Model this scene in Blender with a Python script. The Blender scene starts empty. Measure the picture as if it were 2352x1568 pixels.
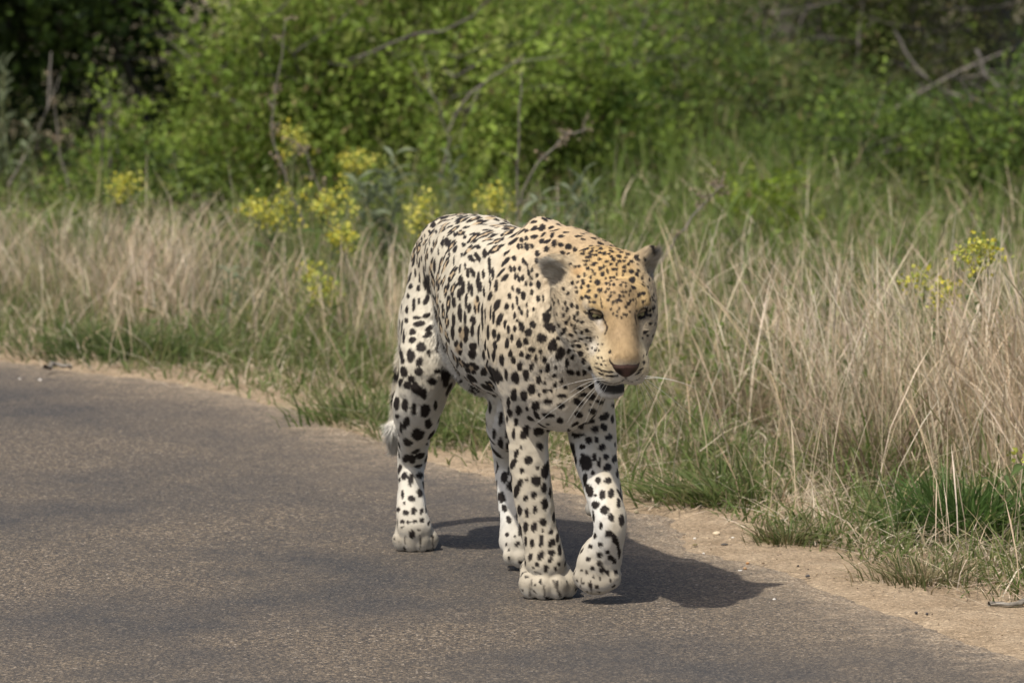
import bpy, bmesh, math, random
import numpy as np
from mathutils import Vector, Matrix, Euler
from mathutils.kdtree import KDTree

C = bpy.context.scene
COL = C.collection

# ------------------------------------------------------------ camera, sky, sun
CAM_H = 2.0
PITCH = math.radians(7.16)          # looking slightly down from a car window
FPX = 14700.0                       # focal length in pixels of a 2352 px wide frame
cam_data = bpy.data.cameras.new("camera")
cam_data.sensor_width = 36.0
cam_data.lens = 36.0 * FPX / 2352.0
cam_data.clip_start = 0.1
cam_data.clip_end = 5000.0
cam_data.dof.use_dof = True
cam_data.dof.focus_distance = 11.95
cam_data.dof.aperture_fstop = 7.5
cam = bpy.data.objects.new("camera", cam_data)
cam.location = (0, 0, CAM_H)
cam.rotation_euler = (math.pi / 2 - PITCH, 0, 0)
COL.objects.link(cam)
C.camera = cam

SUN_DIR = Vector((-0.355, -0.44, 1.0)).normalized()    # towards the sun: high, from the left
SUN_EL = math.asin(SUN_DIR.z)
SUN_AZ = math.atan2(SUN_DIR.x, SUN_DIR.y)            # clockwise from +Y
world = bpy.data.worlds.new("World")
C.world = world
world.use_nodes = True
wn = world.node_tree.nodes
wl = world.node_tree.links
sky = wn.new("ShaderNodeTexSky")
sky.sky_type = 'NISHITA'
sky.sun_disc = False
sky.sun_elevation = SUN_EL
sky.sun_rotation = SUN_AZ
sky.air_density = 1.0
sky.dust_density = 4.0
wl.new(sky.outputs[0], wn["Background"].inputs[0])
wn["Background"].inputs[1].default_value = 0.125
sun_data = bpy.data.lights.new("sun", 'SUN')
sun_data.energy = 4.0
sun_data.angle = math.radians(0.9)
sun_data.color = (1.0, 0.955, 0.88)
sun = bpy.data.objects.new("sun", sun_data)
sun.rotation_euler = SUN_DIR.to_track_quat('Z', 'Y').to_euler()
sun.location = (-5, 10, 12)
COL.objects.link(sun)
C.view_settings.view_transform = 'Standard'
C.view_settings.look = 'None'
C.view_settings.exposure = 0.30
C.view_settings.gamma = 1.0
C.view_settings.use_curve_mapping = False

# ------------------------------------------------------------ helpers
CF = np.array([0, math.cos(PITCH), -math.sin(PITCH)])
CU = np.array([0, math.sin(PITCH), math.cos(PITCH)])
CR = np.array([1.0, 0, 0])

def at(px, py, Y):
    """the place in the world that stands Y metres down the view at this spot of the photograph"""
    d = CF + CR * ((px - 1176) / FPX) - CU * ((py - 784) / FPX)
    return np.array([0, 0, CAM_H]) + d * (Y / d[1])

def on_ground(px, py, z=0.0):
    d = CF + CR * ((px - 1176) / FPX) - CU * ((py - 784) / FPX)
    t = (z - CAM_H) / d[2]
    return np.array([0, 0, CAM_H]) + d * t

def ground_at(px, Y):
    return np.array([(px - 1176) / FPX * Y * 1.012, Y, 0.0])

def rpx(r, Y):
    return r * Y / FPX

def new_mat(name):
    m = bpy.data.materials.new(name)
    m.use_nodes = True
    nt = m.node_tree
    b = nt.nodes["Principled BSDF"]
    return m, nt, b

def node(nt, typ, **kw):
    n = nt.nodes.new(typ)
    for k, v in kw.items():
        setattr(n, k, v)
    return n

def ramp(nt, fac, stops, interp='LINEAR'):
    r = nt.nodes.new("ShaderNodeValToRGB")
    r.color_ramp.interpolation = interp
    el = r.color_ramp.elements
    while len(el) < len(stops):
        el.new(0.5)
    for e, (p, c) in zip(el, stops):
        e.position = p
        e.color = (*c, 1.0) if len(c) == 3 else c
    nt.links.new(fac, r.inputs[0])
    return r.outputs[0]

def mix(nt, fac, a, b, blend='MIX'):
    n = nt.nodes.new("ShaderNodeMix")
    n.data_type = 'RGBA'
    n.blend_type = blend
    for sock, v in ((0, fac), (6, a), (7, b)):
        if isinstance(v, (int, float)):
            n.inputs[sock].default_value = v
        elif isinstance(v, (tuple, list)):
            n.inputs[sock].default_value = (*v, 1.0)
        else:
            nt.links.new(v, n.inputs[sock])
    return n.outputs[2]

def noise_tex(nt, vec, scale, detail=4, rough=0.55):
    n = nt.nodes.new("ShaderNodeTexNoise")
    n.inputs["Scale"].default_value = scale
    n.inputs["Detail"].default_value = detail
    n.inputs["Roughness"].default_value = rough
    if vec is not None:
        nt.links.new(vec, n.inputs["Vector"])
    return n.outputs[0]

def mesh_np(name, verts, faces_flat, face_sizes, mat=None, smooth=False, colors=None):
    """a mesh from numpy arrays; faces_flat are the corner vertex indices, face_sizes an int or an array"""
    me = bpy.data.meshes.new(name)
    verts = np.asarray(verts, dtype=np.float32)
    faces_flat = np.asarray(faces_flat, dtype=np.int32).ravel()
    if np.isscalar(face_sizes):
        nf = len(faces_flat) // face_sizes
        starts = np.arange(nf, dtype=np.int32) * face_sizes
    else:
        fs = np.asarray(face_sizes, dtype=np.int32)
        nf = len(fs)
        starts = np.concatenate([[0], np.cumsum(fs)[:-1]]).astype(np.int32)
    me.vertices.add(len(verts))
    me.vertices.foreach_set("co", verts.ravel())
    me.loops.add(len(faces_flat))
    me.loops.foreach_set("vertex_index", faces_flat)
    me.polygons.add(nf)
    me.polygons.foreach_set("loop_start", starts)
    me.update(calc_edges=True)
    me.polygons.foreach_set("use_smooth", np.full(nf, smooth, dtype=bool))
    if colors is not None:
        ca = me.color_attributes.new("col", 'FLOAT_COLOR', 'POINT')
        c4 = np.ones((len(verts), 4), dtype=np.float32)
        c4[:, :3] = colors
        ca.data.foreach_set("color", c4.ravel())
    if mat is not None:
        me.materials.append(mat)
    me.update()
    return me

def link(name, data, parent=None, loc=None):
    o = bpy.data.objects.new(name, data)
    COL.objects.link(o)
    if parent is not None:
        o.parent = parent
    if loc is not None:
        o.location = loc
    return o

def tag(o, label=None, cat=None, group=None, kind=None):
    if label: o["label"] = label
    if cat: o["category"] = cat
    if group: o["group"] = group
    if kind: o["kind"] = kind
    return o

def col_attr_mat(name, rough=0.8, spec=0.2, transl=0.0, attr="col"):
    m, nt, b = new_mat(name)
    a = node(nt, "ShaderNodeAttribute", attribute_name=attr)
    nt.links.new(a.outputs["Color"], b.inputs["Base Color"])
    b.inputs["Roughness"].default_value = rough
    b.inputs["Specular IOR Level"].default_value = spec
    if transl > 0:
        t = node(nt, "ShaderNodeBsdfTranslucent")
        nt.links.new(a.outputs["Color"], t.inputs["Color"])
        mx = node(nt, "ShaderNodeMixShader")
        mx.inputs[0].default_value = transl
        nt.links.new(b.outputs[0], mx.inputs[1])
        nt.links.new(t.outputs[0], mx.inputs[2])
        out = nt.nodes["Material Output"]
        nt.links.new(mx.outputs[0], out.inputs["Surface"])
    return m

def vnoise(p, seed=0):
    """smooth value noise in 3-D for numpy points, about -1..1"""
    p = np.asarray(p, dtype=np.float64)
    i = np.floor(p).astype(np.int64)
    f = p - i
    u = f * f * (3 - 2 * f)
    out = np.zeros(len(p))
    for dx in (0, 1):
        for dy in (0, 1):
            for dz in (0, 1):
                h = (i[:, 0] + dx) * 374761393 + (i[:, 1] + dy) * 668265263 + (i[:, 2] + dz) * 2147483647 + seed * 1274126177
                h = (h ^ (h >> 13)) * 1274126177
                h = (h ^ (h >> 16)) & 0xFFFF
                w = (u[:, 0] if dx else 1 - u[:, 0]) * (u[:, 1] if dy else 1 - u[:, 1]) * (u[:, 2] if dz else 1 - u[:, 2])
                out += w * (h / 32767.5 - 1.0)
    return out
# ============================================================ ground, road, verge
rs = np.random.default_rng(11)
# edge of the tarmac, from the far left to the near right, then on past the camera
EDGE_PX = [(-260, 800), (-120, 818), (0, 828), (110, 840), (330, 867), (480, 893), (700, 948), (860, 1005), (1010, 1050), (1100, 1083),
           (1290, 1122), (1440, 1166), (1530, 1188), (1600, 1262), (1697, 1280), (1760, 1294), (1813, 1320), (1866, 1337), (1927, 1353), (2050, 1408), (2180, 1446), (2352, 1502), (2500, 1560)]
edge = [on_ground(x, y)[:2] for x, y in EDGE_PX]
far = [(-40, 31), (-25, 26), (-14, 21.5), (-7.5, 18.6), (-4.0, 16.9), (-2.4, 16.05)]
near = [(1.75, 10.4), (2.3, 9.2), (3.0, 7.5), (3.6, 4.0), (4.0, 0.0), (4.3, -10.0), (4.5, -40.0)]
EDGE = np.array(far + [tuple(e) for e in edge] + near)
seg = np.linalg.norm(np.diff(EDGE, axis=0), axis=1)
sacc = np.concatenate([[0], np.cumsum(seg)])
def dense(step_of):
    out = [0.0]
    while out[-1] < sacc[-1]:
        y = np.interp(out[-1], sacc, EDGE[:, 1]); x = np.interp(out[-1], sacc, EDGE[:, 0])
        out.append(out[-1] + (.014 if 10.2 < y < 16.4 and x > -2.6 else .8))
    return np.array(out[:-1])
ss = dense(None)
ex = np.interp(ss, sacc, EDGE[:, 0]); ey = np.interp(ss, sacc, EDGE[:, 1])
tx = np.gradient(ex); ty = np.gradient(ey)
def sm(a, n):
    k = np.ones(n) / n
    return np.convolve(np.pad(a, n // 2, mode='edge'), k, 'same')[n // 2:n // 2 + len(a)]
tl = np.sqrt(tx ** 2 + ty ** 2); tx, ty = tx / tl, ty / tl
tx, ty = sm(tx, 41), sm(ty, 41); tl = np.sqrt(tx ** 2 + ty ** 2); tx, ty = tx / tl, ty / tl
RX, RY = ty, -tx              # towards the road side (left hand / near) is the opposite of this
sgn = 1.0
# the road lies on the side of smaller y / smaller x
nxr, nyr = ty * 1.0, -tx * 1.0
i0 = np.argmin(np.abs(ey - 13.0))
if nyr[i0] > 0: nxr, nyr = -nxr, -nyr
wig = .022 * vnoise(np.stack([ss / .16, ss * 0, ss * 0], 1), 1) + .012 * vnoise(np.stack([ss / .05, ss * 0, ss * 0], 1), 2) + .006 * vnoise(np.stack([ss / .018, ss * 0, ss * 0], 1), 3)
ex = ex + nxr * wig; ey = ey + nyr * wig

def strip(offs, zs, name, mat, kind="structure"):
    n = len(ex); k = len(offs)
    V = np.empty((n, k, 3))
    for j, (o, z) in enumerate(zip(offs, zs)):
        # far offsets follow a smoothed direction so the strip does not fold
        if abs(o) < .5:
            V[:, j, 0] = ex + nxr * o; V[:, j, 1] = ey + nyr * o
        else:
            V[:, j, 0] = np.interp(ss, sacc, EDGE[:, 0]) - .80 * o; V[:, j, 1] = np.interp(ss, sacc, EDGE[:, 1]) - .60 * o
        V[:, j, 2] = z
    i = np.arange(n - 1)[:, None]; j = np.arange(k - 1)[None]
    q = np.stack([i * k + j, i * k + j + 1, (i + 1) * k + j + 1, (i + 1) * k + j], -1).reshape(-1, 4)
    a = V.reshape(-1, 3)[q]
    nz = np.cross(a[:, 1] - a[:, 0], a[:, 3] - a[:, 0])[:, 2]
    q = np.where((nz < 0)[:, None], q[:, ::-1], q)
    me = mesh_np(name, V.reshape(-1, 3), q, 4, mat, False)
    at_ = me.attributes.new("edge", 'FLOAT', 'POINT')
    at_.data.foreach_set("value", np.tile(np.array(offs, dtype=np.float32), n))
    o = link(name, me)
    o["kind"] = kind
    return o

# --- road material: worn chip seal, warm grit over grey bitumen, smoother dark bands
road_mat, nt, b = new_mat("tarmac")
geo = node(nt, "ShaderNodeNewGeometry").outputs["Position"]
mp = node(nt, "ShaderNodeMapping"); mp.inputs["Scale"].default_value = (.9, .75, 1); mp.inputs["Rotation"].default_value = (0, 0, math.radians(18))
nt.links.new(geo, mp.inputs[0])
band = noise_tex(nt, mp.outputs[0], 1.5, 5, .6)
patch = noise_tex(nt, geo, 5.5, 5, .65)
grain = noise_tex(nt, geo, 210, 3, .7)
vor = node(nt, "ShaderNodeTexVoronoi"); vor.inputs["Scale"].default_value = 230; nt.links.new(geo, vor.inputs["Vector"])
vsep = node(nt, "ShaderNodeSeparateColor"); nt.links.new(vor.outputs["Color"], vsep.inputs[0])
chip_col = ramp(nt, vsep.outputs[0], [(0, (.042, .038, .035)), (.38, (.080, .070, .059)), (.68, (.125, .103, .078)), (.86, (.19, .152, .108)), (.965, (.26, .212, .155)), (1, (.38, .33, .27))])
tar_col = ramp(nt, vsep.outputs[1], [(0, (.032, .032, .034)), (.6, (.054, .053, .053)), (.9, (.085, .078, .070)), (1, (.16, .135, .11))])
bsum = node(nt, "ShaderNodeMath", operation='ADD'); nt.links.new(band, bsum.inputs[0])
pm = node(nt, "ShaderNodeMath", operation='MULTIPLY'); pm.inputs[1].default_value = .38; nt.links.new(patch, pm.inputs[0]); nt.links.new(pm.outputs[0], bsum.inputs[1])
fac = ramp(nt, bsum.outputs[0], [(.54, (.05,) * 3), (.80, (.95,) * 3)])
col = mix(nt, fac, tar_col, chip_col)
gr = ramp(nt, grain, [(.3, (.63, .61, .58)), (.7, (1.20, 1.15, 1.09))])
col = mix(nt, 1.0, col, gr, 'MULTIPLY')
ed = node(nt, "ShaderNodeAttribute", attribute_name="edge").outputs["Fac"]
n2 = noise_tex(nt, geo, 16, 6, .7)
edn = node(nt, "ShaderNodeMath", operation='MULTIPLY_ADD'); edn.inputs[1].default_value = .60; edn.inputs[2].default_value = -.30
nt.links.new(n2, edn.inputs[0])
eda = node(nt, "ShaderNodeMath", operation='ADD'); nt.links.new(ed, eda.inputs[0]); nt.links.new(edn.outputs[0], eda.inputs[1])
sandf = ramp(nt, eda.outputs[0], [(0.0, (1,) * 3), (.06, (.62,) * 3), (.17, (.20,) * 3), (.45, (.03,) * 3), (.8, (0,) * 3)])
sand_c = ramp(nt, vsep.outputs[2], [(0, (.20, .148, .095)), (.6, (.31, .235, .155)), (1, (.42, .34, .24))])
sdm = node(nt, "ShaderNodeMath", operation='MULTIPLY'); nt.links.new(sandf, sdm.inputs[0])
gr2 = ramp(nt, vsep.outputs[1], [(.2, (.35,) * 3), (.8, (1,) * 3)]); nt.links.new(gr2, sdm.inputs[1])
col = mix(nt, sdm.outputs[0], col, sand_c)
nt.links.new(col, b.inputs["Base Color"])
b.inputs["Roughness"].default_value = .82
b.inputs["Specular IOR Level"].default_value = .22
bp = node(nt, "ShaderNodeBump"); bp.inputs["Strength"].default_value = .55; bp.inputs["Distance"].default_value = .004
hsum = node(nt, "ShaderNodeMath", operation='ADD'); nt.links.new(vor.outputs["Distance"], hsum.inputs[0]); nt.links.new(grain, hsum.inputs[1])
nt.links.new(hsum.outputs[0], bp.inputs["Height"]); nt.links.new(bp.outputs[0], b.inputs["Normal"])
road = strip([0, .02, .05, .09, .15, .25, .45, .9, 1.8, 3.2, 5.2], [-.006, -.001, 0, 0, 0, 0, 0, 0, 0, 0, 0], "road", road_mat)

# --- sand verge
sand_mat, nt, b = new_mat("sand")
geo = node(nt, "ShaderNodeNewGeometry").outputs["Position"]
n1 = noise_tex(nt, geo, 9, 6, .65); n3 = noise_tex(nt, geo, 160, 3, .7)
vor = node(nt, "ShaderNodeTexVoronoi"); vor.inputs["Scale"].default_value = 190; nt.links.new(geo, vor.inputs["Vector"])
vs = node(nt, "ShaderNodeSeparateColor"); nt.links.new(vor.outputs["Color"], vs.inputs[0])
c1 = ramp(nt, n1, [(.3, (.235, .172, .108)), (.55, (.315, .238, .155)), (.75, (.37, .288, .193))])
c2 = ramp(nt, vs.outputs[0], [(0, (.55,) * 3), (.12, (.85,) * 3), (.85, (1.05,) * 3), (1, (1.5,) * 3)])
col = mix(nt, 1.0, c1, c2, 'MULTIPLY')
c3 = ramp(nt, n3, [(.3, (.8,) * 3), (.7, (1.2,) * 3)])
col = mix(nt, 1.0, col, c3, 'MULTIPLY')
nt.links.new(col, b.inputs["Base Color"]); b.inputs["Roughness"].default_value = .95; b.inputs["Specular IOR Level"].default_value = .1
bp = node(nt, "ShaderNodeBump"); bp.inputs["Strength"].default_value = .7; bp.inputs["Distance"].default_value = .01
hs = node(nt, "ShaderNodeMath", operation='ADD'); nt.links.new(n1, hs.inputs[0]); nt.links.new(n3, hs.inputs[1])
nt.links.new(hs.outputs[0], bp.inputs["Height"]); nt.links.new(bp.outputs[0], b.inputs["Normal"])
verge = strip([.06, .03, 0, -.05, -.12, -.2, -.3, -.42], [-.010, -.0065, -.005, -.001, .001, -.002, -.006, -.014], "sand_verge", sand_mat)

# --- bare soil under the grass, out to the horizon
soil_mat, nt, b = new_mat("soil")
geo = node(nt, "ShaderNodeNewGeometry").outputs["Position"]
n1 = noise_tex(nt, geo, 3, 6, .65); n2 = noise_tex(nt, geo, 40, 5, .7)
col = mix(nt, .5, ramp(nt, n1, [(.3, (.10, .085, .045)), (.7, (.19, .15, .085))]), ramp(nt, n2, [(.3, (.06, .06, .028)), (.7, (.24, .19, .115))]))
nt.links.new(col, b.inputs["Base Color"]); b.inputs["Roughness"].default_value = .95
me = mesh_np("ground", [(-3000, -3000, -.016), (3000, -3000, -.016), (3000, 3000, -.016), (-3000, 3000, -.016)], [0, 1, 2, 3], 4, soil_mat)
ground = link("ground", me); ground["kind"] = "structure"

# ------------------------------------------------------------ where the grass begins
GRASS_PX = [(-260, 790), (0, 824), (130, 838), (330, 866), (500, 896), (690, 950), (860, 1004), (1010, 1042), (1100, 1068), (1290, 1104), (1440, 1146),
            (1560, 1165), (1680, 1190), (1760, 1236), (1880, 1262), (1980, 1300), (2100, 1340), (2230, 1376), (2352, 1392), (2500, 1440)]
GR = np.array(far + [tuple(on_ground(x, y)[:2]) for x, y in GRASS_PX] + [(1.95, 10.9), (2.6, 9.4), (3.3, 7.5), (3.9, 4), (4.3, 0)])
GR[:6, 1] += .10
def behind_edge(x, y):
    """how far (roughly) a point lies behind the front of the grass"""
    P = np.stack([x, y], 1)
    best = np.full(len(P), 1e9); side_ = np.zeros(len(P))
    for a, c in zip(GR[:-1], GR[1:]):
        ab = c - a; t = np.clip(((P - a) @ ab) / ab.dot(ab), 0, 1)
        q = P - a - t[:, None] * ab
        d = np.sqrt((q ** 2).sum(1))
        s_ = ab[0] * q[:, 1] - ab[1] * q[:, 0]
        m = d < best
        best = np.where(m, d, best); side_ = np.where(m, np.sign(s_), side_)
    # the far side is on the left of the edge when walking towards the camera
    return best * side_
_t = behind_edge(np.array([0.0, 0.5]), np.array([18.0, 16.0]))
GSIGN = 1.0 if _t[0] > 0 else -1.0

# ------------------------------------------------------------ grass
leafy_mat = col_attr_mat("green_leaf", rough=.55, spec=.25, transl=.48)
straw_mat = col_attr_mat("straw", rough=.7, spec=.2, transl=.22)

def blades(base, h, lean, width, c_base, c_tip, droop=.25, seedhead=None, rng=rs, segs=(0, .45, .78, 1.0)):
    """grass blades as thin tapering strips: numpy arrays -> verts, faces, sizes, colours"""
    n = len(base)
    az = rng.uniform(0, 2 * math.pi, n)
    wd = np.stack([np.cos(az), np.sin(az), np.zeros(n)], 1)
    V = np.empty((n, 7, 3)); Cc = np.empty((n, 7, 3))
    prof = (1.0, .85, .55) if seedhead is None else (.75, .7, seedhead)
    k = 0
    for j, t in enumerate(segs):
        lat = lean * (t ** 1.6)[..., None] if not np.isscalar(t) else lean * (t ** 1.6)
        z = h * (t - droop * t * t * np.minimum(1, np.linalg.norm(lean, axis=1) / (h + 1e-6)))
        c = base + np.concatenate([lat, z[:, None]], 1)
        cc = c_base * (1 - t) + c_tip * t
        if j < 3:
            V[:, k] = c - wd * (width * prof[j] * .5)[:, None]; V[:, k + 1] = c + wd * (width * prof[j] * .5)[:, None]
            Cc[:, k] = cc; Cc[:, k + 1] = cc; k += 2
        else:
            V[:, k] = c; Cc[:, k] = cc
    tri = np.array([0, 1, 3, 2, 2, 3, 5, 4, 4, 5, 6])
    F = (np.arange(n)[:, None] * 7 + tri[None]).ravel()
    sz = np.tile([4, 4, 3], n)
    return V.reshape(-1, 3), F, sz, Cc.reshape(-1, 3)

def join(parts):
    Vs, Fs, Ss, Cs = [], [], [], []; o = 0
    for V, F, S, Cc in parts:
        Vs.append(V); Fs.append(np.asarray(F) + o); Ss.append(S); Cs.append(Cc); o += len(V)
    return np.concatenate(Vs), np.concatenate(Fs), np.concatenate(Ss), np.concatenate(Cs)

def scatter(n, x0, x1, y0, y1, dmin, dmax, dens=None):
    """n tries of points behind the grass front between dmin and dmax metres"""
    x = rs.uniform(x0, x1, n); y = rs.uniform(y0, y1, n)
    d = behind_edge(x, y) * GSIGN
    d = d + .05 * vnoise(np.stack([x / .12, y / .12, x * 0], 1), 31)
    k = (d > dmin) & (d < dmax)
    x, y, d = x[k], y[k], d[k]
    if dens is not None:
        keep = rs.random(len(x)) < np.clip(dens(x, y, d), 0, 1)
        x, y, d = x[keep], y[keep], d[keep]
    return np.stack([x, y, np.full(len(x), -.014)], 1), d

def pal(n, cols, jit=.18):
    cols = np.array(cols); c = cols[rs.integers(0, len(cols), n)]
    return c * rs.uniform(1 - jit, 1 + jit, (n, 1)) * rs.uniform(.95, 1.05, (n, 3))

def clumpy(x, y, s, seed):
    return vnoise(np.stack([x / s, y / s, x * 0 + seed * 7.3], 1), seed)

DRY = [(.53, .435, .300), (.61, .515, .38), (.45, .35, .225), (.57, .475, .345), (.36, .275, .165), (.65, .56, .43), (.49, .37, .245)]
GREEN = [(.105, .158, .038), (.135, .188, .050), (.085, .130, .034), (.16, .20, .068), (.13, .155, .052), (.20, .195, .085)]
FRESH = [(.165, .24, .048), (.20, .275, .06), (.14, .212, .045)]

def tall(x, y, d):      # where the straw stands tall: almost everywhere, thinner behind the flowers in the middle left
    px = x / y * FPX + 1176
    left = np.exp(-((px - 120) / 420) ** 2); right = np.clip((px - 1380) / 250, 0, 1)
    return .32 + .75 * left + .85 * right

# dry straw: a tall stand on the right, a lower bent one on the left, thin in the middle
def px_of(x, y): return x / y * FPX + 1176
def straw_dens(x, y, d):
    px = px_of(x, y)
    right = np.clip((px - 1250) / 220, 0, 1); left = np.clip((560 - px) / 260, 0, 1); mid = 1 - np.maximum(right, left)
    d0 = .58 * right + .34 * left + .36 * mid
    y1 = 14.2 * right + 17.35 * left + 16.6 * mid
    y1 = y1 + .35 * clumpy(x, y, .5, 7) * (left + .5 * mid)
    q = (1.25 * right + .80 * left + .42 * mid) * np.clip((d - d0) / .35 + .12 + .55 * clumpy(x, y, .30, 4), .03, 1) * np.clip((y1 - y) / (.8 + .7 * left + .5 * mid) + .10, .06, 1)
    return q * (.72 + .55 * clumpy(x, y, .20, 3))
P, d = scatter(330000, -2.9, 3.2, 11.2, 20.6, .04, 7.5, straw_dens)
n = len(P); px = px_of(P[:, 0], P[:, 1])
h = rs.uniform(.20, .47, n) * (.50 + .50 * np.clip(d / .8, 0, 1)) * (1 + .25 * clumpy(P[:, 0], P[:, 1], .35, 5)) * np.where(px > 1300, 1.12, .80 + .15 * clumpy(P[:, 0], P[:, 1], .6, 6)) * np.clip((20 - P[:, 1]) / 4, .45, 1) * np.where((px > 1250) & (P[:, 1] > 14.6), np.clip(1 - (P[:, 1] - 14.6) * .35, .50, 1), 1.0)
ln = np.stack([rs.normal(-.02, .26, n), rs.normal(0, .20, n)], 1) * h[:, None]
wind = vnoise(np.stack([px / 120, P[:, 1] / .30, px * 0], 1), 17) + .6 * vnoise(np.stack([px / 45, P[:, 1] / .12, px * 0], 1), 18)
ln[:, 0] += h * np.where(px < 800, .50, .24) * wind
tone = (1 + .16 * clumpy(P[:, 0], P[:, 1], .25, 61) + .12 * clumpy(P[:, 0], P[:, 1], .09, 62))[:, None] * np.where(px < 900, .86, 1.0)[:, None]
mixg = (np.clip(clumpy(P[:, 0], P[:, 1], .18, 63) - .05, 0, 1) * rs.random(n) > .22)[:, None]
cb = np.where(mixg, pal(n, GREEN) * 1.25, pal(n, DRY)) * tone; ct = np.where(mixg, pal(n, [(.24, .235, .10), (.30, .27, .13)]), pal(n, DRY, .12) * 1.10) * tone
dry1 = blades(P, h, ln, rs.uniform(.0014, .0031, n), cb * .9, ct, .2, seedhead=1.05)
# broken, bent straw lower down
P, d = scatter(80000, -2.9, 3.2, 11.0, 17.5, .02, 2.8, lambda x, y, d: .26 + .3 * clumpy(x, y, .18, 23))
n = len(P)
h = rs.uniform(.04, .17, n); a = rs.uniform(0, 6.283, n); r = rs.uniform(.4, 2.2, n) * h
dry2 = blades(P, h, np.stack([np.cos(a) * r, np.sin(a) * r], 1), rs.uniform(.0018, .0036, n), pal(n, DRY) * .85, pal(n, DRY), .5)
# a tangle of fine broken stalks hanging in the stand
P, d = scatter(150000, -2.9, 3.2, 11.4, 17.6, .15, 4.0, straw_dens)
n = len(P); P[:, 2] = rs.uniform(0, .30, n) * np.clip(d / .9, .15, 1) * np.where(px_of(P[:, 0], P[:, 1]) > 1300, 1.0, .8)
L = rs.uniform(.05, .22, n); a = rs.uniform(0, 6.283, n); e = rs.normal(.35, .5, n)
dry3 = blades(P, L * np.sin(e), np.stack([np.cos(a), np.sin(a)], 1) * (L * np.cos(e))[:, None], rs.uniform(.0011, .0024, n), pal(n, DRY) * .95, pal(n, DRY) * 1.08, .0)
V, F, S, Cc = join([dry1, dry2, dry3])
o = link("dry_grass", mesh_np("dry_grass", V, F, S, straw_mat, False, Cc)); o["kind"] = "stuff"
N_DRY = len(S)

# low green grass along the front
P, d = scatter(190000, -2.9, 3.0, 11.0, 17.6, -.02, 2.1, lambda x, y, d: np.clip((.42 + .75 * clumpy(x, y, .20, 8) + .3 * clumpy(x, y, .07, 9)) * np.clip(1.6 - d * .9, .10, 1) * np.clip((d + .04) / .10, .12, 1), 0, 1))
n = len(P)
h = rs.uniform(.04, .15, n) * np.clip(.55 + d * 2.2, .5, 1.25) * (1 + .4 * clumpy(P[:, 0], P[:, 1], .15, 12)); a = rs.uniform(0, 6.283, n); r = rs.uniform(.2, 1.25, n) * h
g1 = blades(P, h, np.stack([np.cos(a) * r, np.sin(a) * r - .15 * h], 1), rs.uniform(.003, .0062, n), pal(n, GREEN), pal(n, GREEN + [(.24, .22, .09)]) * 1.1, .45)
# taller green grass among and behind the straw
P, d = scatter(120000, -3.2, 3.4, 12.6, 23.0, .35, 9.5, lambda x, y, d: (.30 + .60 * clumpy(x, y, .40, 14)) * np.clip((d - .2) / 1.6, .12, 1) * np.where((y > 17.6) & (px_of(x, y) < 1500), .40, 1.0) * np.where((y < 14.7) & (px_of(x, y) > 1380), .45, 1.0))
n = len(P)
h = rs.uniform(.12, .36, n) * np.clip(.62 + .07 * (P[:, 1] - 14), .5, .9) * (1 + .3 * clumpy(P[:, 0], P[:, 1], .3, 40)); a = rs.uniform(0, 6.283, n); r = rs.uniform(.1, .7, n) * h
g2 = blades(P, h, np.stack([np.cos(a) * r, np.sin(a) * r], 1), rs.uniform(.004, .009, n), pal(n, GREEN), pal(n, FRESH + [(.17, .20, .075), (.30, .27, .13)]), .35)
V, F, S, Cc = join([g1, g2])
o = link("green_grass", mesh_np("green_grass", V, F, S, leafy_mat, False, Cc)); o["kind"] = "stuff"
N_GREEN = len(S)

# straw litter lying on the edge of the sand
P, d = scatter(90000, -2.6, 2.6, 10.8, 16.8, -.08, .34, lambda x, y, d: .16 + .6 * clumpy(x, y, .16, 19) + .5 * (d > .03))
n = len(P); a = rs.uniform(0, 6.283, n); L = rs.uniform(.02, .13, n)
P[:, 2] = rs.uniform(-.001, .010, n)
hh = rs.uniform(.001, .018, n)
lit = blades(P, hh, np.stack([np.cos(a) * L, np.sin(a) * L], 1), rs.uniform(.0015, .0035, n), pal(n, DRY) * .9, pal(n, DRY), .0)
lit_o = link("straw_litter", mesh_np("straw_litter", *lit[:2], lit[2], straw_mat, False, lit[3])); lit_o["kind"] = "stuff"

# low broad-leaved weeds between the grasses
P, d = scatter(26000, -3.2, 3.4, 13.2, 22.5, .45, 9.0, lambda x, y, d: np.clip(clumpy(x, y, .28, 51) * 1.3 + .10, 0, 1) * np.clip((d - .4) / 1.2, .1, 1))
nst = len(P); k = 9
C_ = np.repeat(P, k, 0); nl = len(C_)
hh = (rs.uniform(.06, .22, nst) * (1 + .5 * clumpy(P[:, 0], P[:, 1], .3, 52))).repeat(k)
t = rs.uniform(.2, 1.0, nl)
C_ = C_ + np.stack([rs.normal(0, .028, nl), rs.normal(0, .028, nl), hh * t], 1)
D_ = rs.normal(0, 1, (nl, 3)); D_[:, 2] = np.abs(D_[:, 2]) * .6
D_ /= np.linalg.norm(D_, axis=1, keepdims=True)
S_ = np.cross(D_, rs.normal(0, 1, (nl, 3))); S_ /= np.linalg.norm(S_, axis=1, keepdims=True)
L_f = rs.uniform(.012, .030, nl)[:, None]
V = np.stack([C_, C_ + D_ * L_f * .5 + S_ * L_f * .24, C_ + D_ * L_f, C_ + D_ * L_f * .5 - S_ * L_f * .24], 1).reshape(-1, 3)
wc = pal(nst, [(.14, .19, .042), (.175, .225, .052), (.11, .15, .042), (.18, .205, .085), (.22, .23, .07)]).repeat(k, 0) * rs.uniform(.8, 1.2, (nl, 1))
o = link("low_weeds", mesh_np("low_weeds", V, np.arange(nl * 4), 4, leafy_mat, False, np.repeat(wc, 4, 0))); o["kind"] = "stuff"
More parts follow.
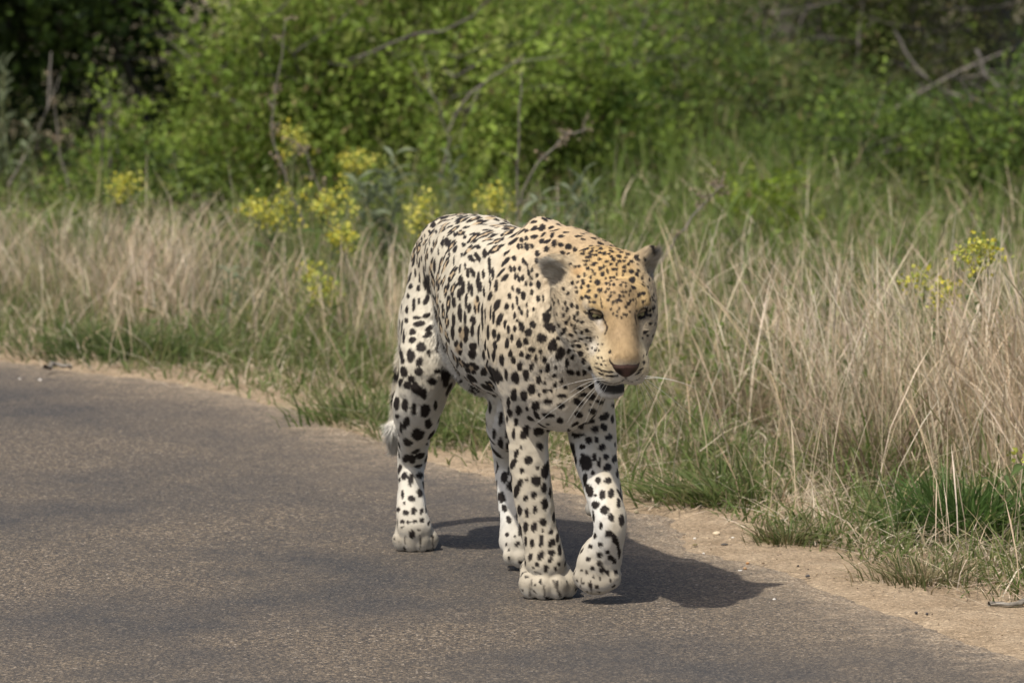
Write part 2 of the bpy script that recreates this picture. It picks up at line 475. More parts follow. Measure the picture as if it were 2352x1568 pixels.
print("WEEDS", nl)
# ============================================================ the leopard
F_ = np.array([math.sin(math.radians(20)), -math.cos(math.radians(20)), 0])     # the way it walks
L_ = np.array([math.cos(math.radians(20)), math.sin(math.radians(20)), 0])      # its left (right of the picture)
U_ = np.array([0, 0, 1.0])
BODY_R = np.stack([F_, L_, U_], 1)

def head_frame(pitch_deg, yaw_deg=20.0, roll_deg=0.0):
    y = math.radians(yaw_deg); p = math.radians(pitch_deg)
    fh = np.array([math.sin(y), -math.cos(y), 0]); l = np.array([math.cos(y), math.sin(y), 0])
    f = fh * math.cos(p) - U_ * math.sin(p)
    u = fh * math.sin(p) + U_ * math.cos(p)
    r = math.radians(roll_deg)
    l2 = l * math.cos(r) + u * math.sin(r); u2 = u * math.cos(r) - l * math.sin(r)
    return np.stack([f, l2, u2], 1)

HEAD_R = head_frame(41.0, 13.5)
HEAD_O = at(1421, 721, 11.75) - HEAD_R @ np.array([.0735, 0, .030])
def hp(x, y, z): return HEAD_O + HEAD_R @ np.array([x, y, z])

PRIMS = []      # dict(kind, geometry, group, k, region, flow)
def cone(a, ra, b, rb, group, region, k=.03, flow=None):
    a = np.asarray(a, float); b = np.asarray(b, float)
    if flow is None:
        flow = (b - a) / (np.linalg.norm(b - a) + 1e-9)
    PRIMS.append(dict(kind='cone', a=a, b=b, ra=ra, rb=rb, group=group, region=region, k=k, flow=np.asarray(flow, float), op=1))
def ell(c, rad, R, group, region, k=.03, flow=(0, 0, -1), op=1):
    PRIMS.append(dict(kind='ell', c=np.asarray(c, float), rad=np.asarray(rad, float), R=np.asarray(R, float), group=group, region=region, k=k, flow=np.asarray(flow, float), op=op))

def pc(pts, group, region, k=.03, flow=None):
    """a limb: (px, py, Y, radius in px) along the bone"""
    Q = [(at(x, y, Y), rpx(r, Y)) for (x, y, Y, r) in pts]
    # a smooth curve through the joints, so the limb does not bead
    out = []
    for i in range(len(Q) - 1):
        p0 = Q[max(i - 1, 0)]; p1 = Q[i]; p2 = Q[i + 1]; p3 = Q[min(i + 2, len(Q) - 1)]
        for t in (0, 1 / 6, 2 / 6, .5, 4 / 6, 5 / 6):
            a = [.5 * (2 * p1[j] + (p2[j] - p0[j]) * t + (2 * p0[j] - 5 * p1[j] + 4 * p2[j] - p3[j]) * t * t + (3 * p1[j] - p0[j] - 3 * p2[j] + p3[j]) * t ** 3) for j in (0, 1)]
            out.append(a)
    out.append(Q[-1])
    segs = []
    for (a, ra), (b, rb) in zip(out[:-1], out[1:]):
        segs.append((a, b, ra, rb))
    fl = flow if flow is not None else (Q[-1][0] - Q[0][0]) / np.linalg.norm(Q[-1][0] - Q[0][0])
    PRIMS.append(dict(kind='chain', segs=segs, group=group, region=region, k=k, flow=np.asarray(fl, float), op=1))

def sd_prim(p, P):
    if p['kind'] == 'ell':
        q = (P - p['c']) @ p['R']
        k0 = np.sqrt(((q / p['rad']) ** 2).sum(-1))
        k1 = np.sqrt(((q / p['rad'] ** 2) ** 2).sum(-1)) + 1e-9
        return k0 * (k0 - 1.0) / k1
    if p['kind'] == 'chain':
        return np.min([sd_cone(P, *g) for g in p['segs']], axis=0)
    return sd_cone(P, p['a'], p['b'], p['ra'], p['rb'])

def sd_cone(P, a, b, ra, rb):
    ba = b - a
    l2 = ba.dot(ba)
    h = np.clip(((P - a) @ ba) / l2, 0, 1)
    d = P - a - h[..., None] * ba
    return np.sqrt((d ** 2).sum(-1)) - (ra + (rb - ra) * h)

def smin(a, b, k):
    h = np.maximum(k - np.abs(a - b), 0.0) / k
    return np.minimum(a, b) - h * h * k * 0.25

BACK = -F_
DOWNB = BACK * .8 - U_ * .6
# --- trunk
ell(at(1060, 602, 12.60), (.13, .088, .098), BODY_R, 'trunk', 'rump', .06, DOWNB)
ell(at(1012, 655, 12.66), (.08, .055, .08), BODY_R, 'trunk', 'rump', .05, DOWNB)
ell(at(1110, 620, 12.40), (.19, .096, .106), BODY_R, 'trunk', 'flank', .06, DOWNB)
ell(at(1182, 722, 12.20), (.23, .133, .163), BODY_R, 'trunk', 'flank', .06, DOWNB)
ell(at(1118, 775, 12.40), (.17, .082, .112), BODY_R, 'trunk', 'belly', .06, DOWNB)
ell(at(1262, 775, 12.02), (.12, .115, .165), BODY_R, 'trunk', 'chest', .05, (0.1, .3, -1))
ell(at(1300, 880, 11.96), (.07, .076, .085), BODY_R, 'trunk', 'chest', .05, (0, .2, -1))
# neck
pc([(1258, 598, 12.14, 80), (1302, 616, 12.06, 95), (1352, 636, 11.975, 93)], 'trunk', 'neck', .05, BACK * .9 - U_ * .35)
pc([(1285, 780, 11.95, 92), (1345, 785, 11.90, 66)], 'trunk', 'throat', .05, (-.1, .4, -.9))

# --- right front leg (left in the picture, planted)
pc([(1246, 543, 12.12, 44), (1216, 660, 12.04, 62), (1212, 800, 11.99, 66)], 'fr', 'shoulder', .04, (-.15, .5, -.8))
pc([(1212, 800, 11.99, 64), (1210, 890, 12.01, 59), (1212, 960, 12.03, 53), (1217, 1055, 12.03, 47), (1224, 1130, 12.03, 43), (1238, 1207, 12.03, 41), (1250, 1250, 12.025, 42), (1256, 1292, 12.02, 46)], 'fr', 'foreleg', .02)
cone(at(1200, 900, 12.10), .045, at(1212, 1030, 12.08), .033, 'fr', 'foreleg', .03)
# --- left front leg (lifted, bent at the wrist)
pc([(1300, 565, 12.16, 36), (1365, 700, 12.10, 56), (1352, 830, 12.06, 66)], 'fl', 'shoulder', .04, (.15, .5, -.8))
pc([(1352, 830, 12.06, 64), (1357, 980, 12.05, 57), (1368, 1055, 12.02, 50), (1386, 1130, 11.97, 44), (1402, 1195, 11.93, 39), (1399, 1240, 11.935, 38), (1384, 1285, 11.96, 45)], 'fl', 'foreleg', .02)
# the dew claw pad behind the wrist
ell(at(1357, 1170, 11.985), (.014, .012, .014), BODY_R, 'fl', 'pad', .015)
# --- right hind leg
pc([(1045, 650, 12.62, 66), (995, 740, 12.57, 66), (975, 850, 12.50, 62), (957, 960, 12.55, 46)], 'hr', 'thigh', .03)
ell(at(990, 770, 12.60), (.115, .058, .13), BODY_R, 'hr', 'thigh', .04, (0, .2, -1))
pc([(960, 930, 12.53, 52), (956, 970, 12.56, 43), (947, 1050, 12.66, 33), (944, 1105, 12.645, 30), (946, 1170, 12.61, 34), (952, 1215, 12.585, 38)], 'hr', 'shank', .02)
cone(at(950, 960, 12.64), .022, at(947, 1045, 12.69), .018, 'hr', 'shank', .03)
# --- left hind leg, stepping forward under the belly
pc([(1150, 650, 12.66, 74), (1190, 790, 12.42, 70), (1190, 890, 12.32, 62), (1170, 980, 12.36, 46)], 'hl', 'thigh', .03)
ell(at(1172, 790, 12.52), (.12, .058, .13), BODY_R, 'hl', 'thigh', .04, (0, .2, -1))
pc([(1172, 960, 12.35, 50), (1170, 1060, 12.45, 36), (1176, 1150, 12.41, 34), (1184, 1215, 12.38, 36), (1186, 1250, 12.355, 36)], 'hl', 'shank', .02)
# --- tail: hangs behind the right hind leg, tip curled out
pc([(1020, 575, 12.72, 26), (960, 720, 12.80, 26), (930, 860, 12.82, 24), (918, 960, 12.82, 23), (908, 1010, 12.82, 21)], 'tail', 'tail', .015)
pc([(908, 1010, 12.82, 21), (902, 985, 12.80, 19)], 'tail', 'tailtip', .01, (0, 0, -1))

# --- paws
def paw(center, size, fwd, region, group, pitch=0.0, groove=.0045, gap=1.0):
    """center: on the ground under the toes; size: half width; fwd: the way the toes point; pitch tips the toes down"""
    f = np.asarray(fwd, float); f[2] = 0; f /= np.linalg.norm(f)
    l = np.array([-f[1], f[0], 0.0])
    u = U_
    c, s = math.cos(pitch), math.sin(pitch)
    f2 = f * c - u * s; u2 = u * c + f * s
    R = np.stack([f2, l, u2], 1)
    O = np.asarray(center, float)
    q = size
    w = lambda x, y, z: O + R @ (np.array([x, y, z]) * q)
    ell(w(-.50, 0, .80), np.array([.95, .86, .68]) * q, R, group, region, .014, f2 - u2 * .6)
    for (yy, xx, ww) in ((-.66, .10, .33), (-.24, .36, .35), (.24, .36, .35), (.66, .10, .33)):
        # knuckle and toe tip of each toe
        cone(w(xx - .30, yy * .80 * gap, .86), ww * .98 * q, w(xx + .20, yy * gap, .48), ww * 1.12 * q, group, region, groove, f2 - u2 * .5)
        cone(w(xx + .20, yy * gap, .48), ww * 1.12 * q, w(xx + .24, yy * gap, .30), ww * .95 * q, group, region, groove, f2 - u2 * .5)
    ell(w(-.35, 0, .25), np.array([.55, .6, .27]) * q, R, group, 'pad', .01, f2)
    return R, O, q
PAWS = {}
PAWS['fr'] = paw(ground_at(1257, 12.03), .0545, np.array([.16, -1, 0]), 'paw', 'fr')
PAWS['hr'] = paw(ground_at(953, 12.60), .0435, np.array([.10, -1, 0]), 'paw', 'hr')
hlp = ground_at(1194, 12.36); hlp[2] = 0.014
PAWS['hl'] = paw(hlp, .040, F_, 'paw', 'hl', pitch=.30)
# the lifted paw folds back under the wrist
PAWS['fl'] = paw(at(1380, 1322, 11.975), .046, np.array([-.22, -1.0, 0]), 'paw', 'fl', pitch=.95, groove=.012, gap=.92)

# --- head
HD = 'head'
hflow = lambda x, y, z: HEAD_R @ np.array([x, y, z], float)
ell(hp(-.025, 0, -.012), (.098, .080, .062), HEAD_R, HD, 'forehead', .03, hflow(-1, 0, .1))
for s in (-1, 1):
    ell(hp(.012, s * .050, -.032), (.066, .042, .062), HEAD_R, HD, 'cheek', .03, hflow(-1, s * .5, -.4))
    ell(hp(-.045, s * .050, -.030), (.055, .042, .065), HEAD_R, HD, 'cheek', .03, hflow(-1, s * .4, -.5))
    ell(hp(.042, s * .038, .039), (.034, .025, .014), HEAD_R, HD, 'forehead', .026, hflow(-.8, s * .6, .2))     # brow
    ell(hp(.070, s * .044, -.004), (.034, .026, .022), HEAD_R, HD, 'cheek', .03, hflow(-.6, s * .8, -.3))      # under the eye
    cone(hp(.015, s * .048, -.050), .042, hp(.105, s * .030, -.052), .032, HD, 'cheek', .02, hflow(-1, s * .5, -.4))
    ell(hp(.145, s * .024, -.033), (.040, .030, .027), HEAD_R, HD, 'muzzle', .012, hflow(-.7, s * .7, -.3))   # whisker pad
cone(hp(.045, 0, .043), .033, hp(.154, 0, .003), .0235, HD, 'nosebridge', .022, hflow(-1, 0, .15))
ell(hp(.112, 0, -.024), (.064, .045, .040), HEAD_R, HD, 'muzzle', .025, hflow(-1, 0, -.1))
# lower jaw
cone(hp(-.020, 0, -.075), .052, hp(.105, 0, -.124), .026, HD, 'chin', .025, hflow(-1, 0, -.3))
ell(hp(.124, 0, -.124), (.024, .027, .017), HEAD_R, HD, 'chin', .015, hflow(-.4, 0, -1))
# ears
EARS = {}
for s in (-1, 1):
    ce = np.array([-.060, s * (.084 if s < 0 else .077), .014 if s < 0 else .027])
    up = np.array([-.40, s * .90, .22]) if s < 0 else np.array([-.50, s * .70, .40])
    up /= np.linalg.norm(up)
    fr = np.array([.80, s * .30, -.10]); fr -= up * fr.dot(up); fr /= np.linalg.norm(fr)
    sd = np.cross(up, fr)
    Re = HEAD_R @ np.stack([fr, sd, up], 1)
    EARS[s] = (hp(*ce), Re)
    ell(hp(*ce), (.016, .034, .036 if s < 0 else .032), Re, HD, 'ear', .016, Re @ np.array([0, 0, 1.0]))
    ell(hp(*(ce + fr * .0215 + up * .006)), (.018, .024, .028), Re, 'cut', 'earcup', .010, Re @ np.array([0, 0, 1.0]), op=-1)
# eye sockets and mouth
def head_surface(o, d):
    """distance along d from o to the skin of the head"""
    t = np.linspace(0, .25, 1001)
    P = o + d * t[:, None]
    D = np.full(len(t), .2)
    for p in PRIMS:
        if p['group'] == 'head': D = smin(D, sd_prim(p, P), p['k'])
    return P[np.argmax(D < 0)]
EYES = {}
EYE_R = {}
for s in (-1, 1):
    n = np.array([.80, s * .40, .45]); n /= np.linalg.norm(n)
    sx = np.array([-.25 * s, 1.0, .10 * s]); sx -= n * sx.dot(n); sx /= np.linalg.norm(sx)
    Rs = HEAD_R @ np.stack([n, sx, np.cross(n, sx)], 1)
    c0 = hp(.0735, s * .0435, .030)
    q = head_surface(c0 + Rs[:, 0] * .08, -Rs[:, 0])
    EYES[s] = q; EYE_R[s] = Rs
    ell(q, (.010, .0155, .0095), Rs, 'cut', 'eye', .003, hflow(-1, 0, 0), op=-1)
MOUTH_R = HEAD_R @ np.array(Euler((0, .16, 0)).to_matrix())
ell(hp(.130, 0, -.086), (.050, .034, .018), MOUTH_R, 'cut', 'mouth', .006, hflow(-1, 0, 0), op=-1)

def build_field(lo, hi, step):
    n = np.ceil((hi - lo) / step).astype(int) + 1
    axes = [lo[i] + np.arange(n[i]) * step for i in range(3)]
    groups = {}
    big = 0.2
    def block(p):
        if p['kind'] == 'ell':
            r = p['rad'].max() + .07; c0, c1 = p['c'] - r, p['c'] + r
        elif p['kind'] == 'chain':
            pts = np.array([g[0] for g in p['segs']] + [g[1] for g in p['segs']])
            r = max(g[2] for g in p['segs']) + .07
            c0, c1 = pts.min(0) - r, pts.max(0) + r
        else:
            r = max(p['ra'], p['rb']) + .07
            c0 = np.minimum(p['a'], p['b']) - r; c1 = np.maximum(p['a'], p['b']) + r
        i0 = np.clip(np.floor((c0 - lo) / step).astype(int), 0, n - 1)
        i1 = np.clip(np.ceil((c1 - lo) / step).astype(int), 0, n - 1) + 1
        return i0, i1
    cut = []
    for p in PRIMS:
        if p['op'] < 0:
            cut.append(p); continue
        g = groups.setdefault(p['group'], np.full(n, big, dtype=np.float32))
        i0, i1 = block(p)
        sl = tuple(slice(a, b) for a, b in zip(i0, i1))
        P = np.stack(np.meshgrid(*[axes[i][sl[i]] for i in range(3)], indexing='ij'), -1)
        g[sl] = smin(g[sl], sd_prim(p, P).astype(np.float32), p['k'])
    D = groups['trunk']
    D = smin(D, groups['head'], .035)
    legs = groups['fr']
    for gname in ('fl', 'hr', 'hl', 'tail'):
        legs = np.minimum(legs, groups[gname])
    D = smin(D, legs, .022)
    for p in cut:
        i0, i1 = block(p)
        sl = tuple(slice(a, b) for a, b in zip(i0, i1))
        P = np.stack(np.meshgrid(*[axes[i][sl[i]] for i in range(3)], indexing='ij'), -1)
        D[sl] = -smin(-D[sl], sd_prim(p, P).astype(np.float32), p['k'])
    return D

def surface_nets(D, lo, step):
    s = D < 0
    nx, ny, nz = D.shape
    cs = np.zeros((nx - 1, ny - 1, nz - 1), dtype=np.uint8)
    corners = [(i, j, k) for i in (0, 1) for j in (0, 1) for k in (0, 1)]
    for (i, j, k) in corners:
        cs += s[i:nx - 1 + i, j:ny - 1 + j, k:nz - 1 + k]
    act = np.argwhere((cs > 0) & (cs < 8))
    idx = np.full(cs.shape, -1, dtype=np.int32)
    idx[act[:, 0], act[:, 1], act[:, 2]] = np.arange(len(act))
    acc = np.zeros((len(act), 3)); cnt = np.zeros(len(act))
    def val(o): return D[act[:, 0] + o[0], act[:, 1] + o[1], act[:, 2] + o[2]]
    for a in corners:
        for ax in range(3):
            if a[ax]: continue
            b = list(a); b[ax] = 1
            va, vb = val(a), val(b)
            m = (va < 0) != (vb < 0)
            t = np.where(m, va / np.where(m, va - vb, 1), 0)
            pt = np.repeat(np.array(a, float)[None], len(act), 0); pt[:, ax] += t
            acc += pt * m[:, None]; cnt += m
    V = lo + (act + acc / cnt[:, None]) * step
    quads = []
    for ax in range(3):
        o = [(1, 2), (2, 0), (0, 1)][ax]
        sl0 = [slice(None)] * 3; sl1 = [slice(None)] * 3
        sl0[ax] = slice(0, -1); sl1[ax] = slice(1, None)
        ch = s[tuple(sl0)] != s[tuple(sl1)]
        e = np.argwhere(ch)
        ok = np.ones(len(e), bool)
        for q in o:
            ok &= (e[:, q] > 0) & (e[:, q] < D.shape[q] - 1)
        e = e[ok]
        inside = s[e[:, 0], e[:, 1], e[:, 2]]
        def cell(da, db):
            c = e.copy(); c[:, o[0]] -= da; c[:, o[1]] -= db
            return idx[c[:, 0], c[:, 1], c[:, 2]]
        q = np.stack([cell(1, 1), cell(0, 1), cell(0, 0), cell(1, 0)], 1)
        q = np.where(inside[:, None], q, q[:, ::-1])
        quads.append(q)
    Q = np.concatenate(quads)
    return V, Q[(Q >= 0).all(1)]

LO = np.array([-.32, 11.40, -.012]); HI = np.array([.42, 12.95, .80])
STEP = 0.004
field = build_field(LO, HI, STEP)
BV, BQ = surface_nets(field, LO, STEP)
def drop_islands(V, Q):
    """keep the largest connected piece"""
    lab = np.arange(len(V))
    while True:
        m = lab[Q].min(1)
        new = lab.copy()
        for c in range(4):
            np.minimum.at(new, Q[:, c], m)
        new = new[new]
        if (new == lab).all(): break
        lab = new
    vals, counts = np.unique(lab, return_counts=True)
    keep = lab == vals[counts.argmax()]
    mp = np.cumsum(keep) - 1
    return V[keep], mp[Q[keep[Q].all(1)]]
BV, BQ = drop_islands(BV, BQ)
del field
# ------------------------------------------------------------ coat: colours and spots
# the large spots, read off the coat: (x, y, width, height, tilt) in the pixels of five detail views of the animal
VIEWS = {
 'A': (1250, 560, 5.47), 'B': (1380, 720, 5.227), 'C': (960, 1000, 3.5636), 'D': (1240, 1000, 2.9035), 'E': (950, 500, 3.1356), 'F': (1250, 500, 2.85)}
SPOTS_TXT = {
'A': """1340,800,75,90,30 1365,905,75,75 1310,985,55,60,30 1810,770,90,110,-35 1825,870,80,70,-35 1400,690,65,70 1370,610,60,55,30 1200,610,60,50,20 1155,695,50,55,30 1085,580,50,45
1025,585,50,40,-30 960,550,35,50,-20 1165,560,70,35 1215,455,100,40,5 1185,510,110,35,5 1125,410,70,45 1250,375,80,50,20 1310,425,80,30 1150,340,80,60,40 1370,395,60,40 1360,480,60,50
1300,535,70,40 1270,560,70,40 1240,730,50,60,30 1295,685,50,50 1265,640,30,80,40 1560,490,60,60 1630,445,80,45,-15 1630,515,60,45 1700,510,50,40 1800,515,60,45,-20 1750,415,70,45,-20
1720,460,50,35 1870,465,90,70,-40 1620,350,80,40,-15 1660,385,70,40 1530,375,70,45,-20 1490,410,50,40 1430,400,45,60 1350,300,60,60 1380,340,60,50 1860,390,60,40 1985,490,40,60,20
1880,545,40,30 1760,555,50,45 1700,590,70,50 1600,560,40,50 1545,620,50,50 1470,650,35,80,15 1425,580,40,50 1520,550,40,50 1600,620,40,50 1700,650,70,40 1680,700,40,40 1600,690,30,50
1555,730,40,50 1505,740,40,50 1445,745,40,40,30 1450,815,40,50 1495,820,35,55,20 1520,780,35,50 1600,760,40,60 1650,835,40,40 1680,800,35,35 1720,810,35,35 1725,850,35,35 1555,830,40,50
1800,650,80,60,-40 1870,690,60,60,-50 1890,640,60,40,-40 1480,890,60,35 1525,940,40,40 1560,940,30,45 1445,935,40,40 1675,930,40,40 1720,930,40,40 1780,915,35,50,-20 1695,985,40,45
1765,970,30,30 1510,985,50,45,-40 1215,850,50,55,30 1145,815,55,50,30 1130,775,50,45,30 1065,795,45,45 1045,870,50,30 1115,870,40,60,20 1080,720,45,45 1215,1010,60,60,40 1175,990,45,55,20
1120,1010,45,60,20 1225,1070,45,40 1290,1070,60,50,-10 1480,1045,45,50 1545,1080,55,65,-30 1600,1050,55,60,30 1640,1000,40,80 1650,1060,45,40 1755,1090,55,50,-20 1720,1140,50,45,-20
1785,1050,35,50 1825,1040,35,45 1520,1170,40,45 1640,1155,30,45 1550,1225,40,40 1610,1200,35,45 1770,1195,30,45 1695,1230,40,45 1735,1250,35,45 1600,1260,40,30 1960,950,60,60,-40
1905,970,50,80,-35 1950,1065,40,50,20 1990,1045,35,40 2110,1060,40,60,30 2080,1150,30,60 1945,740,40,60 1960,800,40,50
360,90,80,70,30 470,65,110,70,30 575,50,110,90,35 705,45,90,60,20 595,140,90,70,35 470,170,110,70,10 715,155,90,110,40 570,235,70,80 295,215,60,80,20 360,195,50,80,20 250,305,50,90,10
300,300,40,80,20 365,310,65,140,15 445,310,60,130,20 510,400,65,110,20 505,495,60,90,20 195,465,70,110,15 640,340,80,90 740,260,80,110 840,285,80,60 940,310,90,80 1030,350,60,80
945,420,60,70 860,400,70,60 145,605,50,100,10 200,610,40,90,5 265,610,45,70 320,500,45,110,20 370,560,35,110,15 390,650,45,95,10 440,620,40,60 510,700,45,60 430,730,40,70,30 530,830,60,130,5
425,820,50,70,15 355,810,40,70 310,740,50,90,-5 250,730,40,120,15 210,715,35,90 320,985,70,130,5 235,1050,40,130,5 525,1020,60,90,15 590,1000,35,100 440,930,40,90 130,985,50,80 175,880,40,70,20
250,910,60,90,25 90,1130,60,100,-10 175,1130,35,90 265,1150,45,90,10 300,1210,45,90,10 370,1100,25,60 375,1220,30,130 460,1160,35,70 200,1250,40,100 640,1270,120,160,-25 700,1150,60,140,-20 745,1100,50,80,-15""",
'B': """270,230,50,60 205,285,40,75,-10 150,270,25,50 160,355,40,60,-20 235,400,35,65,-10 195,460,55,60,20 345,340,40,70,-10 300,385,40,80 345,430,35,60,-30 405,450,50,40 265,480,40,50
310,510,35,80,-10 175,545,50,70,-40 150,590,45,80,-30 265,620,70,45,-30 400,585,55,50,-20 465,650,40,40,-30 505,655,35,40 555,640,30,45 600,635,30,30 385,665,60,35 310,695,40,45 355,690,35,40
365,760,80,50,-35 510,695,25,35 445,745,35,40,-30 470,800,30,40 525,790,20,40 570,810,40,40,20 615,820,25,30 590,790,20,25 660,735,25,25 605,735,25,30 600,910,35,35 655,910,35,30,30
680,955,35,25 650,1000,40,25,-20 705,1020,30,25 590,985,50,25,-15 600,1050,80,28,-20 680,1085,100,28,-10 770,1098,90,28,5 640,1120,70,26,-20 710,1140,90,26,-8 790,1150,90,26 850,1145,40,25,20
1200,970,40,50 1235,870,30,40 1195,890,25,30 1150,1070,90,20,30 1130,1110,90,18,28 1330,180,45,60 1320,290,30,80 1275,360,40,60 1215,575,60,50,40 1240,620,30,40 1185,650,25,30
110,850,120,170,-20 25,700,60,90 85,650,60,60 25,530,60,100,-20 230,820,60,60,-40 285,760,50,50 375,870,70,80,-20 270,895,50,70,-20 420,960,60,90 245,1100,110,70,-30 345,1110,60,80 425,1100,60,90
500,1050,60,60 195,970,50,110 30,1140,60,60 45,1265,50,80,-20 125,1210,40,70,-10 170,1295,60,60 125,1410,120,60 375,1310,100,50,-10 410,1390,110,60,10 340,1490,130,90,-30 525,1420,120,80,20
635,1495,130,100,20 510,1270,80,80 800,1530,90,60,20 500,1520,40,30 885,265,30,45 860,315,30,40 800,335,40,40 855,370,50,35 930,345,40,40 975,360,40,35 1015,305,30,45 905,390,35,30 765,275,35,45 760,835,40,45,-30""",
'C': """185,45,70,110 265,85,55,120,-5 365,95,90,120,-10 460,45,40,90 115,145,60,50 195,205,60,120,-15 400,215,65,90,5 150,250,25,100 305,310,110,120,-10 210,375,90,90,-30 385,390,50,70,15 325,495,90,70,20
250,520,80,80,-20 195,520,60,90,-30 310,585,70,30,20 175,670,50,70,-30 240,710,55,110,-10 325,670,55,60,25 135,710,40,45 370,640,20,70 320,820,55,80,15 165,840,30,70 245,875,65,55,-30 180,915,25,30
125,975,45,55 190,1000,50,50 265,985,55,65 335,990,30,60,-20 375,970,30,70 105,1072,35,25 165,1077,45,35 220,1085,40,30 270,1080,45,30 340,1070,40,45,-40 400,1090,20,50,-20 160,1125,35,15 310,1150,35,20
945,60,40,110 1040,160,40,110 980,300,35,100 1035,395,50,110 1070,690,60,110 1010,590,25,110 1040,865,75,95 1070,960,45,65,20 1110,1060,40,75,15 1095,1195,45,40,30 1165,1210,20,25 1090,1285,25,25 1110,1330,20,30
1095,165,25,70 1175,190,40,80 1090,310,35,80 1155,295,30,100 1105,415,35,90 1255,290,70,150,-20 1310,165,80,70,-35 1380,275,100,75 1460,135,120,45,-5 1200,90,60,90 1350,50,70,80 1180,475,45,80,-20 1220,420,30,40
1290,535,75,85 1145,570,50,110,-20 1225,625,40,55 1370,600,25,45 1450,620,70,150,-15 1110,630,25,70 1210,735,50,75,-30 1270,710,30,40 1355,720,85,90,-25 1175,815,50,120,-10 1260,870,50,60 1335,840,50,75,-15
1435,925,55,110 1480,820,30,100 1515,900,25,90 1205,985,40,100 1275,1005,40,90 1345,975,35,65 1420,1085,65,70 1515,1040,35,90 1180,1040,20,80 1260,1130,45,100 1335,1130,55,90,-10 1410,1165,25,30 1210,1160,35,85
1490,1175,35,55 1550,1220,35,90 1260,1260,30,85 1320,1275,40,80 1400,1255,50,95,-10 1495,1270,60,90,-25 1305,1395,40,75,-20 1395,1385,60,85,-20 1495,1355,60,60,-20 1480,1425,40,65,-20 1445,1495,45,65,-15 1365,1460,40,40
1560,1460,30,40 1530,1505,25,40 1330,1485,30,20""",
'D': """600,15,90,50,-10 710,85,75,45,-5 760,15,70,50,15 845,40,60,50,20 600,105,60,50,-20 790,120,80,50,25 690,150,50,35,10 845,140,35,60 630,185,45,35,30 720,210,60,50,10 785,195,50,60,35 530,220,25,50 580,255,80,40
675,290,55,55 730,290,30,50 825,270,55,45,10 770,340,55,50,10 865,320,30,40 555,355,60,90,10 625,340,40,40 650,450,100,120 715,415,40,60 750,455,30,80 800,410,40,40 865,425,40,60,-20 812,485,60,55 590,530,45,130,-15
705,525,35,35 740,580,35,50 815,580,55,45 885,530,35,60 675,655,55,110,20 905,635,30,75 835,672,42,70 770,685,50,70 718,690,25,25 718,760,60,55 785,795,60,60 890,745,28,75 835,850,40,70,15 915,870,45,85 955,870,25,100
760,910,28,50 818,968,55,60 860,1005,45,90,25 718,985,25,40 685,1060,35,35 755,1048,35,35 885,1050,25,80,10 750,1120,40,45 810,1103,35,30 830,1140,45,45 895,1110,25,70 670,1155,40,30,20 750,1185,45,40 860,1170,30,40
700,1220,35,30 770,1230,40,50 810,1250,25,45 655,1250,25,30 870,1248,30,45 620,1235,20,25 710,1283,20,25 755,1297,25,30 685,1340,25,55 732,1353,25,30 830,1305,25,30 588,1305,15,15 630,1328,20,20
285,40,60,70 375,10,70,40 475,40,60,40 225,60,25,35 375,175,25,25 220,1280,25,20 285,1340,15,25""",
'E': """415,195,50,60 390,250,40,45 440,245,30,60 325,300,25,60 350,275,20,40 390,340,25,70 420,335,20,60 485,325,30,80 535,335,45,80,20 352,390,25,90,-10 405,400,30,50 455,395,20,70 540,420,35,45 325,460,35,50 355,530,40,70
425,520,50,110 290,480,20,70 275,570,40,70 310,610,25,90 380,660,45,100 240,675,55,60,30 300,690,30,50 220,750,45,50 365,780,40,90,-20 420,760,40,100,30 470,795,45,50,30 440,880,40,60 170,845,30,80 210,860,40,60
265,820,30,110 305,790,25,50 205,945,45,45 155,980,25,90 360,905,70,35,20 285,920,60,30 310,970,100,45,10 385,1005,80,40,30 370,1060,90,40,25 255,1035,60,50,30 250,1095,60,50,30 325,1150,80,80 185,1070,30,100
165,1225,60,120,10 240,1220,65,110 310,1265,50,90,-15 385,1195,35,60 185,1345,65,85 300,1340,70,60 240,1395,60,60 215,1450,60,70,30 285,1480,80,120,25 155,1430,40,70,-20 410,1420,80,60 515,1390,60,120 345,1520,50,80
450,1340,60,40 630,255,60,75,20,1 680,215,50,30,20 665,290,40,40 725,265,50,35,20 655,350,50,45 590,385,40,60 640,430,30,40 712,455,45,75,15 765,450,28,90,30 820,420,28,60 668,520,22,80 690,570,25,60 725,570,28,60,20
770,370,50,40 580,480,20,100 625,540,20,60 630,630,35,70 650,690,25,90 620,740,30,70 695,680,20,70 720,700,20,80 770,640,25,120 810,580,20,60 790,680,20,60 815,720,20,70 860,520,20,130 885,580,25,80 910,670,30,80
865,660,20,80 675,790,22,100 700,850,30,60 757,820,42,115,0,1 625,890,32,115,5 665,930,22,90 800,910,24,180 730,940,35,60 575,940,35,80 825,900,18,90 890,920,28,80 865,880,18,100 570,1040,40,90 650,1050,75,110,0,1
725,1020,26,80 770,1050,22,140 845,1040,28,110 895,1050,35,60 525,1140,35,90,0,1 610,1160,75,90,0,1 730,1150,55,55 720,1210,60,65 825,1140,25,70 900,1140,35,60 605,1300,40,60 715,1320,90,95,-20,1 815,1215,40,70
840,1270,40,50 890,1215,35,80 885,1370,70,55 815,1345,60,55 720,1400,80,60,-30 640,1410,50,60 835,1470,90,60,-30 905,1440,60,60 575,800,35,70 745,120,55,35 640,140,60,30 520,160,50,28,10 545,210,50,25,20 590,270,20,60,20
830,235,55,22 805,190,45,20 900,270,45,20 745,320,40,50,30""",
